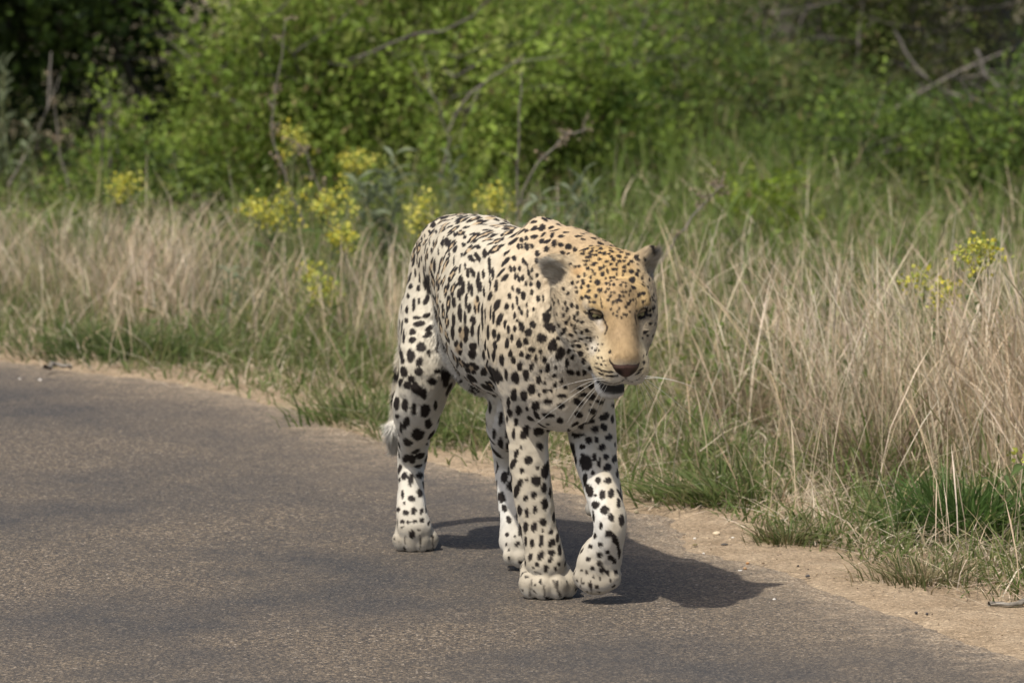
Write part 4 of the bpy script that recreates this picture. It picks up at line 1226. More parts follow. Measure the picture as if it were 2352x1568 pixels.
# whiskers
wh_mat, nt, b = new_mat("whisker"); b.inputs["Base Color"].default_value = (.60, .58, .52, 1); b.inputs["Roughness"].default_value = .5
def tube(pts, rads, ns=5):
    pts = np.asarray(pts, float); V = []; F = []
    for i, p in enumerate(pts):
        t = pts[min(i + 1, len(pts) - 1)] - pts[max(i - 1, 0)]; t /= np.linalg.norm(t) + 1e-12
        a = np.cross(t, [0.3, .2, 1.0]); a /= np.linalg.norm(a) + 1e-12; bq = np.cross(t, a)
        for k in range(ns):
            w = 2 * math.pi * k / ns
            V.append(p + (a * math.cos(w) + bq * math.sin(w)) * rads[i])
    for i in range(len(pts) - 1):
        for k in range(ns):
            F += [i * ns + k, i * ns + (k + 1) % ns, (i + 1) * ns + (k + 1) % ns, (i + 1) * ns + k]
    return np.array(V), F
wr = random.Random(4)
for s in (-1, 1):
    for k, (zz, yy, ln, dy, dz) in enumerate(((-.028, .040, .10, 1.0, .05), (-.046, .044, .15, .72, -.55), (-.047, .040, .09, .62, -.70),
                                              (-.049, .037, .10, .55, -.80), (-.050, .032, .075, .45, -.95), (-.051, .027, .06, .30, -1.0), (-.030, .036, .08, .95, .25))):
        o = hp(.135, s * yy * 1.0, zz)
        h = head_cast(s * yy, zz)[0] if True else o
        d = HEAD_R @ np.array([.10, s * dy, dz]); d /= np.linalg.norm(d)
        sag = np.array([0, 0, -1.0]) * wr.uniform(.01, .03)
        ts = np.linspace(0, 1, 8)
        pts = [h - d * .004 + d * ln * t * wr.uniform(.99, 1.01) + sag * t * t for t in ts]
        V, F = tube(pts, [.00042 * (1 - .7 * t) for t in ts])
        link("whisker", mesh_np("whisker", V - leo_base, F, 4, wh_mat, True), leopard)
# ============================================================ plants that stand apart
pr = np.random.default_rng(23)
prr = random.Random(23)
bark_mat, nt, b = new_mat("grey_bark")
gp = node(nt, "ShaderNodeNewGeometry").outputs["Position"]
nt.links.new(ramp(nt, noise_tex(nt, gp, 45, 5, .7), [(.3, (.10, .085, .07)), (.6, (.20, .175, .15)), (.8, (.29, .265, .235))]), b.inputs["Base Color"])
b.inputs["Roughness"].default_value = .85
dark_bark, nt, b = new_mat("dark_bark")
gp = node(nt, "ShaderNodeNewGeometry").outputs["Position"]
nt.links.new(ramp(nt, noise_tex(nt, gp, 30, 5, .7), [(.3, (.05, .043, .036)), (.7, (.12, .105, .09))]), b.inputs["Base Color"])
b.inputs["Roughness"].default_value = .9
stem_mat, nt, b = new_mat("green_stem")
gp = node(nt, "ShaderNodeNewGeometry").outputs["Position"]
nt.links.new(ramp(nt, noise_tex(nt, gp, 30, 4, .6), [(.3, (.10, .13, .045)), (.7, (.20, .20, .09))]), b.inputs["Base Color"])
twig_mat, nt, b = new_mat("dry_twig")
gp = node(nt, "ShaderNodeNewGeometry").outputs["Position"]
nt.links.new(ramp(nt, noise_tex(nt, gp, 60, 4, .6), [(.3, (.11, .095, .074)), (.7, (.20, .175, .14))]), b.inputs["Base Color"])

def tubes(paths, ns=5):
    Vs, Fs = [], []; o = 0
    for pts, rads in paths:
        V, F = tube(pts, rads, ns)
        Vs.append(V); Fs += [f + o for f in F]; o += len(V)
    return np.concatenate(Vs), Fs

def tube(pts, rads, ns=5):
    pts = np.asarray(pts, float); V = []; F = []
    for i, p in enumerate(pts):
        t = pts[min(i + 1, len(pts) - 1)] - pts[max(i - 1, 0)]; t = t / (np.linalg.norm(t) + 1e-12)
        a = np.cross(t, [0.3, .2, 1.0]); a /= np.linalg.norm(a) + 1e-12; bq = np.cross(t, a)
        for k in range(ns):
            w = 2 * math.pi * k / ns
            V.append(p + (a * math.cos(w) + bq * math.sin(w)) * rads[i])
    for i in range(len(pts) - 1):
        for k in range(ns):
            F += [i * ns + k, i * ns + (k + 1) % ns, (i + 1) * ns + (k + 1) % ns, (i + 1) * ns + k]
    return np.array(V), F

def wander(p, d, L, n, r0, r1, bend=.25, up=0.0):
    """a crooked twig"""
    pts = [np.array(p, float)]; d = np.array(d, float); d /= np.linalg.norm(d)
    for i in range(n):
        d = d + pr.normal(0, bend, 3) * .5 + np.array([0, 0, up]); d /= np.linalg.norm(d)
        pts.append(pts[-1] + d * L / n)
    return pts, list(np.linspace(r0, r1, n + 1)), d

def leaf_quads(C, D, size, cols, width=.5, fold=.25):
    """one small pointed leaf (two faces) at every C, pointing along D"""
    n = len(C)
    D = D / (np.linalg.norm(D, axis=1, keepdims=True) + 1e-9)
    r = pr.normal(0, 1, (n, 3)); r[:, 2] *= .6
    S = np.cross(D, r); S /= np.linalg.norm(S, axis=1, keepdims=True) + 1e-9
    N = np.cross(S, D)
    L = size[:, None]
    V = np.empty((n, 4, 3))
    V[:, 0] = C
    V[:, 1] = C + D * L * .5 + S * L * width * .5 + N * L * fold * .3
    V[:, 2] = C + D * L
    V[:, 3] = C + D * L * .5 - S * L * width * .5 + N * L * fold * .3
    F = (np.arange(n)[:, None] * 4 + np.array([0, 1, 2, 0, 2, 3])[None]).ravel()
    return V.reshape(-1, 3), F, np.full(n * 2, 3), np.repeat(cols, 4, 0)

N_LEAF = 0
def bush(name, label, cat, x, y, rx, ry, h, n_leaf, leaf, cols, group=None, stems=7, z0=.02, cl_r=.08, bark=None, stem_r=.0065, droop=0.0, low=.0, gap=0.0, seed=1, bare=0, flat=1.0):
    """a shrub: crooked stems that branch, and leaves in sprays round the twigs"""
    global N_LEAF
    root = bpy.data.objects.new(name, None); COL.objects.link(root); root.location = (x, y, 0)
    tag(root, label, cat, group)
    paths = []; tips = []
    for i in range(stems):
        a = 2 * math.pi * (i + pr.uniform(-.3, .3)) / stems
        d = np.array([math.cos(a) * rx / h * .9, math.sin(a) * ry / h * .9, 1.0])
        p0 = np.array([pr.normal(0, .05) * rx, pr.normal(0, .05) * ry, -.02])
        pts, rad, dd = wander(p0, d, h * pr.uniform(.7, 1.0), 7, stem_r, stem_r * .35, .22)
        paths.append((pts, rad))
        for k in range(2, 8):
            for q in range(2):
                a2 = pr.uniform(0, 6.28)
                d2 = dd * .5 + np.array([math.cos(a2), math.sin(a2), pr.uniform(-.35, .5)])
                tw, tr, _ = wander(pts[k], d2, pr.uniform(.25, .6) * max(rx, ry), 5, stem_r * .45, stem_r * .12, .3)
                paths.append((tw, tr)); tips += tw[2:]
    for i in range(bare):
        a2 = pr.uniform(0, 6.28)
        tw, tr, _ = wander([pr.normal(0, .3) * rx, -abs(pr.normal(0, .4)) * ry, pr.uniform(.1, .6) * h], [math.cos(a2), -.5, pr.uniform(-.2, .6)], pr.uniform(.4, .9), 8, .0055, .002, .35)
        paths.append((tw, tr))
    V, F = tubes(paths, 5)
    link("branches", mesh_np("branches", V, F, 4, bark or dark_bark, True), root)
    # sprays of leaves: fill the volume, mostly its outer half, lit and shaded by the sun itself
    n_sp = max(12, n_leaf // 34)
    u = pr.normal(0, 1, (n_sp * 2, 3)); u /= np.linalg.norm(u, axis=1, keepdims=True)
    rad = pr.uniform(.35, 1.0, (n_sp * 2, 1)) ** .55
    c = u * rad * np.array([rx, ry, h])
    c[:, 2] = np.abs(c[:, 2]) + low
    c[:, 2] = np.abs(c[:, 2] - z0) + z0
    w = vnoise(c / .17 + seed * 3.1, seed) + .6 * vnoise(c / .08 + seed, seed + 5)
    c = c[w > np.quantile(w, .25 + gap)]
    c = c[pr.permutation(len(c))[:n_sp]]
    tips = np.array(tips); near = tips[pr.integers(0, len(tips), len(c))]
    m = pr.random(len(c)) < .25
    c[m] = near[m]
    out = c - np.array([0, 0, h * .35]); out /= np.linalg.norm(out, axis=1, keepdims=True) + 1e-9
    n_each = pr.integers(18, 50, len(c))
    idx = np.repeat(np.arange(len(c)), n_each)[:n_leaf]
    n = len(idx)
    sd = pr.normal(0, 1, (len(c), 3)); sd = sd + out * .8 + np.array([0, 0, .3]); sd /= np.linalg.norm(sd, axis=1, keepdims=True)
    t = pr.uniform(-1, 1, n)[:, None]
    P = c[idx] + sd[idx] * t * cl_r * 1.3 + pr.normal(0, 1, (n, 3)) * np.array([1, 1, flat]) * cl_r * .38
    P[:, 2] = np.maximum(P[:, 2], .01)
    D = sd[idx] * .6 + pr.normal(0, .6, (n, 3)) + np.array([0, 0, .1 - droop])
    tv = 1 + .38 * vnoise(c / .16 + seed * 1.7, seed + 9)[:, None]
    tone = (np.array(cols)[pr.integers(0, len(cols), len(c))] * pr.uniform(.70, 1.25, (len(c), 1)) * tv)[idx] * pr.uniform(.75, 1.25, (n, 1))
    dead = pr.random(n) < .05
    tone[dead] = np.array([.24, .19, .09]) * pr.uniform(.6, 1.2, (int(dead.sum()), 1))
    V, F, S, Cc = leaf_quads(P, D, (.5 + 1.15 * pr.random(n) ** 1.6) * leaf * (1 + .3 * vnoise(P / .14, seed + 3)), tone)
    fo = link("foliage", mesh_np("foliage", V, F, S, leafy_mat, False, Cc), root); fo["kind"] = "stuff"
    N_LEAF += n
    return root

BRIGHT = [(.195, .275, .045), (.230, .310, .052), (.160, .235, .040), (.265, .310, .075)]
MIDG = [(.108, .170, .036), (.132, .190, .044), (.090, .138, .034)]
OLIVE = [(.140, .160, .050), (.110, .130, .042), (.170, .185, .060)]
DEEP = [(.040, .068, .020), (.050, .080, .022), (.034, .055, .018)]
def X(px, Y): return float((px - 1176) / FPX * Y * 1.006)

bush("bush", "large bright green bush behind the leopard in the middle of the roadside", "bush", X(930, 19.2), 19.2, .60, .50, .82, 34000, .024, BRIGHT, "bushes behind the grass", seed=2, gap=.28, bare=3)
bush("bush", "bright green bush to the left of the large one, under the tall dead flower stalk", "bush", X(640, 19.1), 19.1, .33, .42, .78, 20000, .022, BRIGHT, "bushes behind the grass", seed=3, gap=.28)
bush("bush", "low light green bush spreading above the leopard's head", "bush", X(1330, 19.6), 19.6, .34, .4, .62, 15000, .022, BRIGHT[:3] + MIDG[:1], "bushes behind the grass", seed=4, gap=.22)
bush("bush", "small leafy bush standing apart in front of the dark shade at the left", "bush", X(268, 18.6), 18.6, .06, .06, .50, 1000, .019, BRIGHT, "bushes behind the grass", stems=3, seed=5, cl_r=.05)
bush("bush", "low bushy green growth in front of the dark shade", "bush", X(330, 18.7), 18.7, .30, .25, .24, 8000, .018, BRIGHT[:2] + MIDG, "bushes behind the grass", seed=6)
bush("bush", "yellow green low bush at the foot of the right hand thicket", "bush", X(1740, 17.9), 17.9, .13, .14, .20, 3200, .020, [(.16, .22, .022), (.19, .24, .03)], "bushes behind the grass", seed=7, stems=4)
bush("bush", "olive thorn bush with bare grey twigs at the right", "bush", X(1790, 21.2), 21.2, .50, .45, .95, 20000, .017, OLIVE + MIDG, "bushes behind the grass", seed=8, gap=.22, bare=9)
bush("bush", "feathery green thorn bush hanging low near the right edge", "bush", X(2120, 21.0), 21.0, .50, .40, .95, 15000, .016, OLIVE + BRIGHT[:1], "bushes behind the grass", seed=9, gap=.22, bare=7, flat=.4)
bush("bush", "mid green bush in the shade at the far right edge", "bush", X(2420, 19.3), 19.3, .36, .36, .50, 10000, .020, MIDG + BRIGHT[:1], "bushes behind the grass", seed=10, gap=.1, bare=2)
bush("bush", "soft green weedy bush below the bare branches on the right", "bush", X(1960, 19.4), 19.4, .50, .35, .30, 12000, .018, MIDG + BRIGHT[:1], "bushes behind the grass", seed=12)
bush("bush", "round green bush half hidden behind the large bright one", "bush", X(1230, 22.8), 22.8, .6, .5, 1.1, 14000, .022, MIDG + BRIGHT[:2], "bushes behind the grass", seed=13)
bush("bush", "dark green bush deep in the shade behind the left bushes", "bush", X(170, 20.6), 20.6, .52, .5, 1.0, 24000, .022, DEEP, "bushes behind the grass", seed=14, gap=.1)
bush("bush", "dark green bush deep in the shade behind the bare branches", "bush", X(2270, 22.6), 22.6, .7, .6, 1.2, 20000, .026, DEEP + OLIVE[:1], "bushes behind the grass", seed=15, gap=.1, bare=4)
bush("bush", "distant dull green bush seen through the gap", "bush", X(1560, 27.0), 27.0, 1.2, .7, .62, 9000, .030, OLIVE, "bushes behind the grass", seed=16)

bush("bush", "bushy green scrub filling the gap right of the low light green bush", "bush", X(1610, 20.6), 20.6, .40, .35, .52, 13000, .020, MIDG + BRIGHT[:2], "bushes behind the grass", seed=41, gap=.2)
bush("bush", "low olive green scrub left of the pale crossing branches", "bush", X(1830, 20.2), 20.2, .34, .30, .36, 10000, .019, MIDG + OLIVE, "bushes behind the grass", seed=42, gap=.25)
bush("bush", "loose green scrub low at the right, under the crossing branches", "bush", X(2180, 19.6), 19.6, .40, .30, .27, 9000, .019, MIDG + BRIGHT[:1], "bushes behind the grass", seed=43, gap=.25)

# trees whose crowns reach above the picture and shade what lies behind
def tree(label, x, y, trunk_h, r, h, n_leaf, leaf, cols, seed, tilt=(0, 0)):
    global N_LEAF
    root = bpy.data.objects.new("tree", None); COL.objects.link(root); root.location = (x, y, 0)
    tag(root, label, "tree", "trees behind the bushes")
    paths = []
    top = np.array([tilt[0], tilt[1], trunk_h])
    pts = [np.array([0, 0, -.05]), top * .35 + pr.normal(0, .03, 3), top * .7 + pr.normal(0, .04, 3), top]
    V, F = tube(pts, [.085, .075, .065, .055], 9)
    link("trunk", mesh_np("trunk", V, F, 4, dark_bark, True), root)
    for i in range(9):
        a = 2 * math.pi * i / 9 + pr.uniform(-.3, .3)
        q = pts[2] + (pts[3] - pts[2]) * pr.random()
        tw, tr, dd = wander(q, [math.cos(a), math.sin(a), pr.uniform(.0, .9)], r * 1.0, 8, .045, .012, .2)
        paths.append((tw, tr))
        for k in (3, 5, 7):
            t2, r2, _ = wander(tw[k], dd + pr.normal(0, .7, 3), r * .6, 6, .016, .004, .3); paths.append((t2, r2))
    V, F = tubes(paths, 5)
    link("limbs", mesh_np("limbs", V, F, 4, dark_bark, True), root)
    n_sp = n_leaf // 40
    u = pr.normal(0, 1, (n_sp * 2, 3)); u /= np.linalg.norm(u, axis=1, keepdims=True)
    c = u * pr.uniform(.2, 1, (n_sp * 2, 1)) ** .5 * np.array([r, r, h * .5]) + top + np.array([0, 0, h * .30])
    w = vnoise(c / (.4 * r) + seed, seed); c = c[w > np.quantile(w, .3)][:n_sp]
    idx = np.repeat(np.arange(len(c)), 40); n = len(idx)
    P = c[idx] + pr.normal(0, .11, (n, 3)); D = pr.normal(0, 1, (n, 3)) - np.array([0, 0, .2])
    tone = (np.array(cols)[pr.integers(0, len(cols), len(c))] * pr.uniform(.7, 1.25, (len(c), 1)))[idx]
    V, F, S, Cc = leaf_quads(P, D, pr.uniform(.6, 1.3, n) * leaf, tone, .6)
    fo = link("crown", mesh_np("crown", V, F, S, leafy_mat, False, Cc), root); fo["kind"] = "stuff"
    N_LEAF += n
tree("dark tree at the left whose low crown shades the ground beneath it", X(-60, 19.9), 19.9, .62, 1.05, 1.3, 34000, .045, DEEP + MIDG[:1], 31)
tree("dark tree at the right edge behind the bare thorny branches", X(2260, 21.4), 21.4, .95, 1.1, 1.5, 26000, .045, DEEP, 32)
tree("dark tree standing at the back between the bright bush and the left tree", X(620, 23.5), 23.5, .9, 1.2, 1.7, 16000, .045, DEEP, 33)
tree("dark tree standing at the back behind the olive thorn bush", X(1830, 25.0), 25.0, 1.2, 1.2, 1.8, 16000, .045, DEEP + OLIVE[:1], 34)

# bare branches that stand out
def branch(name, label, cat, pts_px, r0, r1, mat, side=0, group=None):
    """a bare branch through places seen in the picture at their own depth; side twigs grow from it"""
    P = [at(px, py, Y) for px, py, Y in pts_px]
    base = np.array([P[0][0], P[0][1], 0])
    fine = []
    for a, c in zip(P[:-1], P[1:]):
        for t in (0, .34, .67): fine.append(a + (c - a) * t + pr.normal(0, .0035, 3))
    fine.append(P[-1])
    root = bpy.data.objects.new(name, None); COL.objects.link(root); root.location = base
    tag(root, label, cat, group)
    V, F = tube(fine, np.linspace(r0, r1, len(fine)), 6)
    link("stem", mesh_np("stem", V - base, F, 4, mat, True), root)
    paths = []
    for i in range(side):
        k = int(pr.integers(2, len(fine) - 1))
        d = fine[k] - fine[k - 1]; d = d / np.linalg.norm(d) + pr.normal(0, .8, 3)
        tw, tr, _ = wander(fine[k], d, pr.uniform(.06, .20), 5, r1 * 1.1, r1 * .5, .3); paths.append((tw, tr))
    for tw, tr in paths:
        V, F = tube(tw, tr, 4)
        link("twig", mesh_np("twig", V - base, F, 4, mat, True), root)
    return root
BG = "bare branches in the thicket"
branch("bare_branch", "pale bare branch rising to the right across the right hand thicket", "branch", [(1960, 330, 20.4), (2060, 245, 20.4), (2120, 205, 20.4), (2200, 165, 20.4), (2330, 110, 20.5)], .006, .003, bark_mat, 4, BG)
branch("bare_branch", "bare branch falling to the right, crossing the pale rising one", "branch", [(2050, 70, 20.3), (2095, 140, 20.3), (2140, 195, 20.3), (2230, 225, 20.35), (2260, 270, 20.4)], .005, .0025, bark_mat, 3, BG)
branch("bare_branch", "curved bare twig hanging at the right edge of the thicket", "branch", [(2240, 110, 20.0), (2262, 175, 20.0), (2300, 205, 20.0), (2400, 196, 20.1)], .006, .005, bark_mat, 2, BG)
branch("bare_branch", "upright grey stem in the middle of the right hand thicket", "branch", [(1962, 310, 20.9), (1960, 210, 20.9), (1972, 120, 20.9), (1985, -40, 21.0)], .0055, .004, bark_mat, 3, BG)
branch("bare_branch", "thin grey twig lying level across the right hand bushes", "branch", [(1640, 245, 20.6), (1760, 190, 20.5), (1860, 200, 20.5), (1990, 235, 20.5)], .005, .003, bark_mat, 3, BG)
branch("dry_twig", "slanting bare twig pointing up right above the leopard's back", "twig", [(1030, 300, 18.4), (1060, 235, 18.4), (1130, 180, 18.4), (1205, 128, 18.4)], .0030, .0016, twig_mat, 3, BG)
branch("dry_twig", "crooked grey twig leaning left beside the slanting one", "twig", [(1010, 420, 18.35), (1030, 320, 18.35), (1010, 240, 18.35), (965, 185, 18.35), (940, 140, 18.35)], .0030, .0015, twig_mat, 2, BG)
branch("dead_stalk", "thin dark upright stalk behind the leopard's shoulder", "stalk", [(1185, 560, 16.8), (1190, 420, 16.8), (1192, 290, 16.8), (1197, 165, 16.8)], .0032, .0016, twig_mat, 2)
branch("dry_twig", "pale forked twig in the dark shade at the far left", "twig", [(20, 430, 18.6), (70, 330, 18.6), (110, 245, 18.6), (118, 120, 18.7)], .0038, .0015, twig_mat, 3, BG)

# a tall dead flower stalk with brown seed heads
def seed_stalk(label, pts_px, n_side, spread):
    P = [at(px, py, Y) for px, py, Y in pts_px]; base = np.array([P[0][0], P[0][1], 0])
    root = bpy.data.objects.new("dead_flower_stalk", None); COL.objects.link(root); root.location = base
    tag(root, label, "dead stalk", "dead flower stalks")
    fine = []
    for a, c in zip(P[:-1], P[1:]):
        for t in (0, .34, .67): fine.append(a + (c - a) * t + pr.normal(0, .003, 3))
    fine.append(P[-1])
    V, F = tube(fine, np.linspace(.0034, .0015, len(fine)), 5)
    st = link("stem", mesh_np("stem", V - base, F, 4, twig_mat, True), root)
    C_, D_ = [], []
    for i in range(n_side):
        k = int(pr.integers(len(fine) // 4, len(fine)))
        d = np.array([pr.normal(0, 1), pr.normal(0, .6), pr.uniform(.0, 1.0)])
        tw, tr, dd = wander(fine[k], d, pr.uniform(.3, 1) * spread, 6, .0018, .0008, .4)
        V, F = tube(tw, tr, 4); link("twig", mesh_np("twig", V - base, F, 4, twig_mat, True), root)
        for q in tw[1:]:
            for r in range(3):
                C_.append(q + pr.normal(0, .005, 3)); D_.append(pr.normal(0, 1, 3))
    V, F, S, Cc = leaf_quads(np.array(C_) - base, np.array(D_), pr.uniform(.005, .011, len(C_)), pal(len(C_), [(.25, .195, .125), (.33, .265, .175), (.19, .15, .095)]), .8)
    sd = link("seed_heads", mesh_np("seed_heads", V, F, S, straw_mat, False, Cc), root); sd["kind"] = "stuff"
seed_stalk("tall dead flower stalk with brown seed heads rising left of the leopard", [(700, 520, 17.0), (655, 400, 17.0), (622, 290, 17.0), (640, 170, 17.0), (655, 50, 17.0)], 11, .05)
seed_stalk("short leaning dead stalk with brown seed heads beside the yellow flowers", [(770, 560, 16.8), (735, 440, 16.8), (700, 350, 16.8), (680, 330, 16.8)], 9, .05)
seed_stalk("brown dead stalk arching right above the leopard's shoulder hump", [(1195, 470, 16.9), (1230, 380, 16.9), (1290, 320, 16.9), (1340, 300, 16.9)], 9, .05)
seed_stalk("tangled brown dead stalk in the grass right of the leopard's ear", [(1520, 600, 15.8), (1575, 520, 15.8), (1630, 455, 15.8), (1660, 430, 15.8)], 9, .06)
seed_stalk("small brown dead stalk at the far left in front of the shade", [(160, 430, 18.4), (135, 330, 18.4), (125, 240, 18.4), (118, 170, 18.4)], 4, .04)

# ---- plants with yellow flower heads
yel_mat = col_attr_mat("yellow_petal", rough=.6, spec=.2, transl=.35)
YG = "yellow flowered weeds"
LEAF_ME = {}
def leaf_mesh(name, mat, col, wid):
    """one lance-shaped leaf, bent along its midrib, of length 1"""
    V = []; F = []; Cc = []
    prof = [(0, .04), (.2, .55), (.45, 1.0), (.7, .75), (.9, .28), (1, .02)]
    for t, w in prof:
        z = .18 * math.sin(t * 2.2) - .16 * t * t
        V += [(t, -w * wid / 2, z + .06 * w), (t, 0, z), (t, w * wid / 2, z + .06 * w)]
        Cc += [np.array(col) * .9, np.array(col) * 1.25, np.array(col) * .9]
    for i in range(len(prof) - 1):
        a = i * 3; c = a + 3
        F += [a, a + 1, c + 1, c, a + 1, a + 2, c + 2, c + 1]
    return mesh_np(name, V, F, 4, mat, True, np.array(Cc))

def put_leaf(me, root, p, d, L, roll=0.0):
    d = Vector(d).normalized()
    q = d.to_track_quat('X', 'Z')
    o = bpy.data.objects.new("leaf", me); COL.objects.link(o); o.parent = root
    o.matrix_local = Matrix.Translation(Vector(p)) @ q.to_matrix().to_4x4() @ Matrix.Rotation(roll, 4, 'X') @ Matrix.Diagonal((L, L, L, 1))

yleaf = leaf_mesh("weed_leaf", leafy_mat, (.10, .145, .045), .28)
def yellow_plant(label, px, py, Y, wpx, hpx, n_head, n_leaf=14):
    """px, py: middle of the flower mass; wpx, hpx: its size in the picture"""
    c = at(px, py, Y); base = np.array([c[0] + pr.normal(0, .01), c[1], 0.0])
    W_, H_ = wpx * Y / FPX, hpx * Y / FPX
    root = bpy.data.objects.new("flowering_weed", None); COL.objects.link(root); root.location = base
    tag(root, label, "flowering plant", YG)
    C_, D_ = [], []
    n_st = max(3, n_head // 3) if n_head > 1 else 1
    for i in range(n_st):
        tip = c + np.array([pr.uniform(-.42, .42) * W_, pr.uniform(-.4, .4) * W_, pr.uniform(-.36, .42) * H_])
        p0 = base + np.array([pr.normal(0, .02), pr.normal(0, .02), -.015])
        mid = p0 * .45 + tip * .55 + pr.normal(0, .012, 3)
        pts = [p0, p0 * .7 + mid * .3, mid, mid * .4 + tip * .6, tip]
        V, F = tube(pts, [.0028, .0025, .0022, .0018, .0013], 5)
        link("stem", mesh_np("stem", V - base, F, 4, stem_mat, True), root)
        for k in range(3 if n_head > 1 else 1):
            hc = tip + np.array([pr.normal(0, .018), pr.normal(0, .018), pr.normal(-.006, .016)])
            tw, tr, _ = wander(mid * .35 + tip * .65, hc - (mid * .35 + tip * .65), np.linalg.norm(hc - (mid * .35 + tip * .65)) + .001, 3, .0012, .0008, .05)
            V, F = tube(tw, tr, 4); link("flower_stalk", mesh_np("flower_stalk", V - base, F, 4, stem_mat, True), root)
            m = 32 if n_head > 1 else 10
            C_.append(hc + pr.normal(0, 1, (m, 3)) * np.array([.015, .015, .012])); D_.append(pr.normal(0, 1, (m, 3)) + np.array([0, 0, .7]))
    C_ = np.concatenate(C_); D_ = np.concatenate(D_)
    V, F, S, Cc = leaf_quads(C_ - base, D_, pr.uniform(.006, .013, len(C_)), pal(len(C_), [(.56, .50, .06), (.60, .55, .12), (.42, .43, .08), (.28, .32, .07)], .12), .9)
    fl = link("flowers", mesh_np("flowers", V, F, S, yel_mat, False, Cc), root); fl["kind"] = "stuff"
    for i in range(n_leaf):
        t = pr.uniform(.25, .85); p = base * (1 - t) + c * t + pr.normal(0, .02, 3)
        a = pr.uniform(0, 6.28)
        put_leaf(yleaf, root, p - base, (math.cos(a), math.sin(a), pr.uniform(-.1, .7)), pr.uniform(.035, .07), pr.uniform(-.5, .5))
yellow_plant("yellow flowered weed, the broad one left of the leopard's rump", 636, 482, 16.3, 115, 110, 16)
yellow_plant("yellow flowered weed nearest the leopard's rump, tall and loose", 800, 525, 16.1, 100, 110, 14)
yellow_plant("small yellow flower head just above the loose one by the rump", 762, 452, 16.3, 42, 40, 5, 8)
yellow_plant("yellow flowers low in the straw beneath the two broad heads", 738, 640, 15.9, 60, 70, 7, 10)
yellow_plant("yellow flowers high up beside the leaning brown stalk", 672, 335, 17.4, 55, 50, 6, 8)
yellow_plant("bright yellow flower head left of the grey green leafy plant", 806, 370, 17.3, 42, 36, 5, 8)
yellow_plant("yellow flowered weed standing alone in the left straw", 285, 435, 17.1, 60, 60, 6, 10)
yellow_plant("yellow flower spike just above the leopard's back", 1116, 458, 16.6, 22, 50, 2, 8)
yellow_plant("faint yellow flowers behind the leopard's rump", 972, 490, 16.5, 45, 40, 2, 8)
yellow_plant("yellow flowered weed above the straw at the far right", 2160, 645, 13.9, 100, 75, 11)
yellow_plant("slender yellow flower spray right of the far right weed", 2252, 585, 13.9, 40, 60, 3, 8)
yellow_plant("small yellow flowers low in the grass at the right edge", 2310, 1085, 12.4, 20, 50, 1, 6)

# ---- grey green leafy plants
GGL = "grey green leafy plants"
gleaf = leaf_mesh("grey_leaf", leafy_mat, (.170, .200, .118), .26)
gleaf2 = leaf_mesh("dark_leaf", leafy_mat, (.075, .110, .040), .22)
def leafy_plant(label, px, py, Y, wpx, n_stem, n_leaf, L, me=None, upright=.6):
    top = at(px, py, Y); base = np.array([top[0], top[1], 0.0]); W_ = wpx * Y / FPX
    root = bpy.data.objects.new("leafy_plant", None); COL.objects.link(root); root.location = base
    tag(root, label, "plant", GGL)
    for i in range(n_stem):
        tip = top - base + np.array([pr.uniform(-.5, .5) * W_, pr.uniform(-.4, .4) * W_, -pr.uniform(0, .35) * top[2]])
        p0 = np.array([pr.normal(0, .015), pr.normal(0, .015), -.015])
        pts = [p0, p0 * .6 + tip * .4 + pr.normal(0, .008, 3), tip]
        V, F = tube(pts, [.003, .0024, .0014], 5)
        link("stem", mesh_np("stem", V, F, 4, stem_mat, True), root)
        for k in range(n_leaf):
            t = 1 - .75 * (k / n_leaf) ** 1.2
            p = p0 * (1 - t) + tip * t; a = k * 2.4 + pr.uniform(-.3, .3)
            put_leaf(me or gleaf, root, p, (math.cos(a), math.sin(a), pr.uniform(.1, 1.0) * upright * 1.6), L * pr.uniform(.65, 1.15), pr.uniform(-.6, .6))
leafy_plant("grey green leafy plant with broad pale leaves left of the leopard's back", 870, 345, 16.9, 110, 6, 13, .075)
leafy_plant("grey green sprig standing high beside the thin dark stalk", 1030, 280, 17.2, 45, 2, 11, .055)
leafy_plant("grey green plant with upright leaves above the leopard's neck", 1320, 370, 16.6, 90, 5, 13, .060, None, 1.0)
leafy_plant("dark green needle leaved plant just behind the leopard's neck", 1350, 430, 16.0, 45, 3, 22, .032, gleaf2, .9)
leafy_plant("grey green plant low behind the leopard's shoulder hump", 1230, 440, 16.4, 80, 4, 11, .060)
leafy_plant("small grey green plant in the straw left of the yellow flowers", 525, 585, 16.0, 60, 3, 11, .042)
leafy_plant("pale grey green sprig at the left edge under the shade", 62, 245, 18.6, 30, 2, 9, .050)
leafy_plant("tall grey green stem at the upper left corner", 6, 40, 18.8, 30, 2, 16, .060, None, 1.0)

# ---- single grass tufts
def tuft(label, px, py, n, h, spread, cols, tip, wid=.005, z=-.012, lean=(0, 0)):
    b0 = on_ground(px, py); b0[2] = z
    P = np.zeros((n, 3)); P[:, :2] = pr.normal(0, 1, (n, 2)) * np.array([spread, spread * .8])
    a = np.arctan2(P[:, 1], P[:, 0]) + pr.normal(0, .5, n); r = pr.uniform(.15, 1.1, n) * h
    hh = pr.uniform(.45, 1.1, n) * h
    V, F, S, Cc = blades(P, hh, np.stack([np.cos(a) * r + lean[0] * h, np.sin(a) * r + lean[1] * h], 1), pr.uniform(.7, 1.3, n) * wid, pal(n, cols), pal(n, tip), .4, rng=pr)
    o = link("grass_tuft", mesh_np("grass_tuft", V, F, S, leafy_mat, False, Cc), None, b0)
    tag(o, label, "grass tuft", "grass tufts along the verge")
tuft("large dark green grass tuft at the right edge of the verge", 2215, 1225, 520, .17, .055, [(.050, .095, .022), (.065, .115, .028)], [(.10, .17, .045), (.075, .13, .03)], .006)
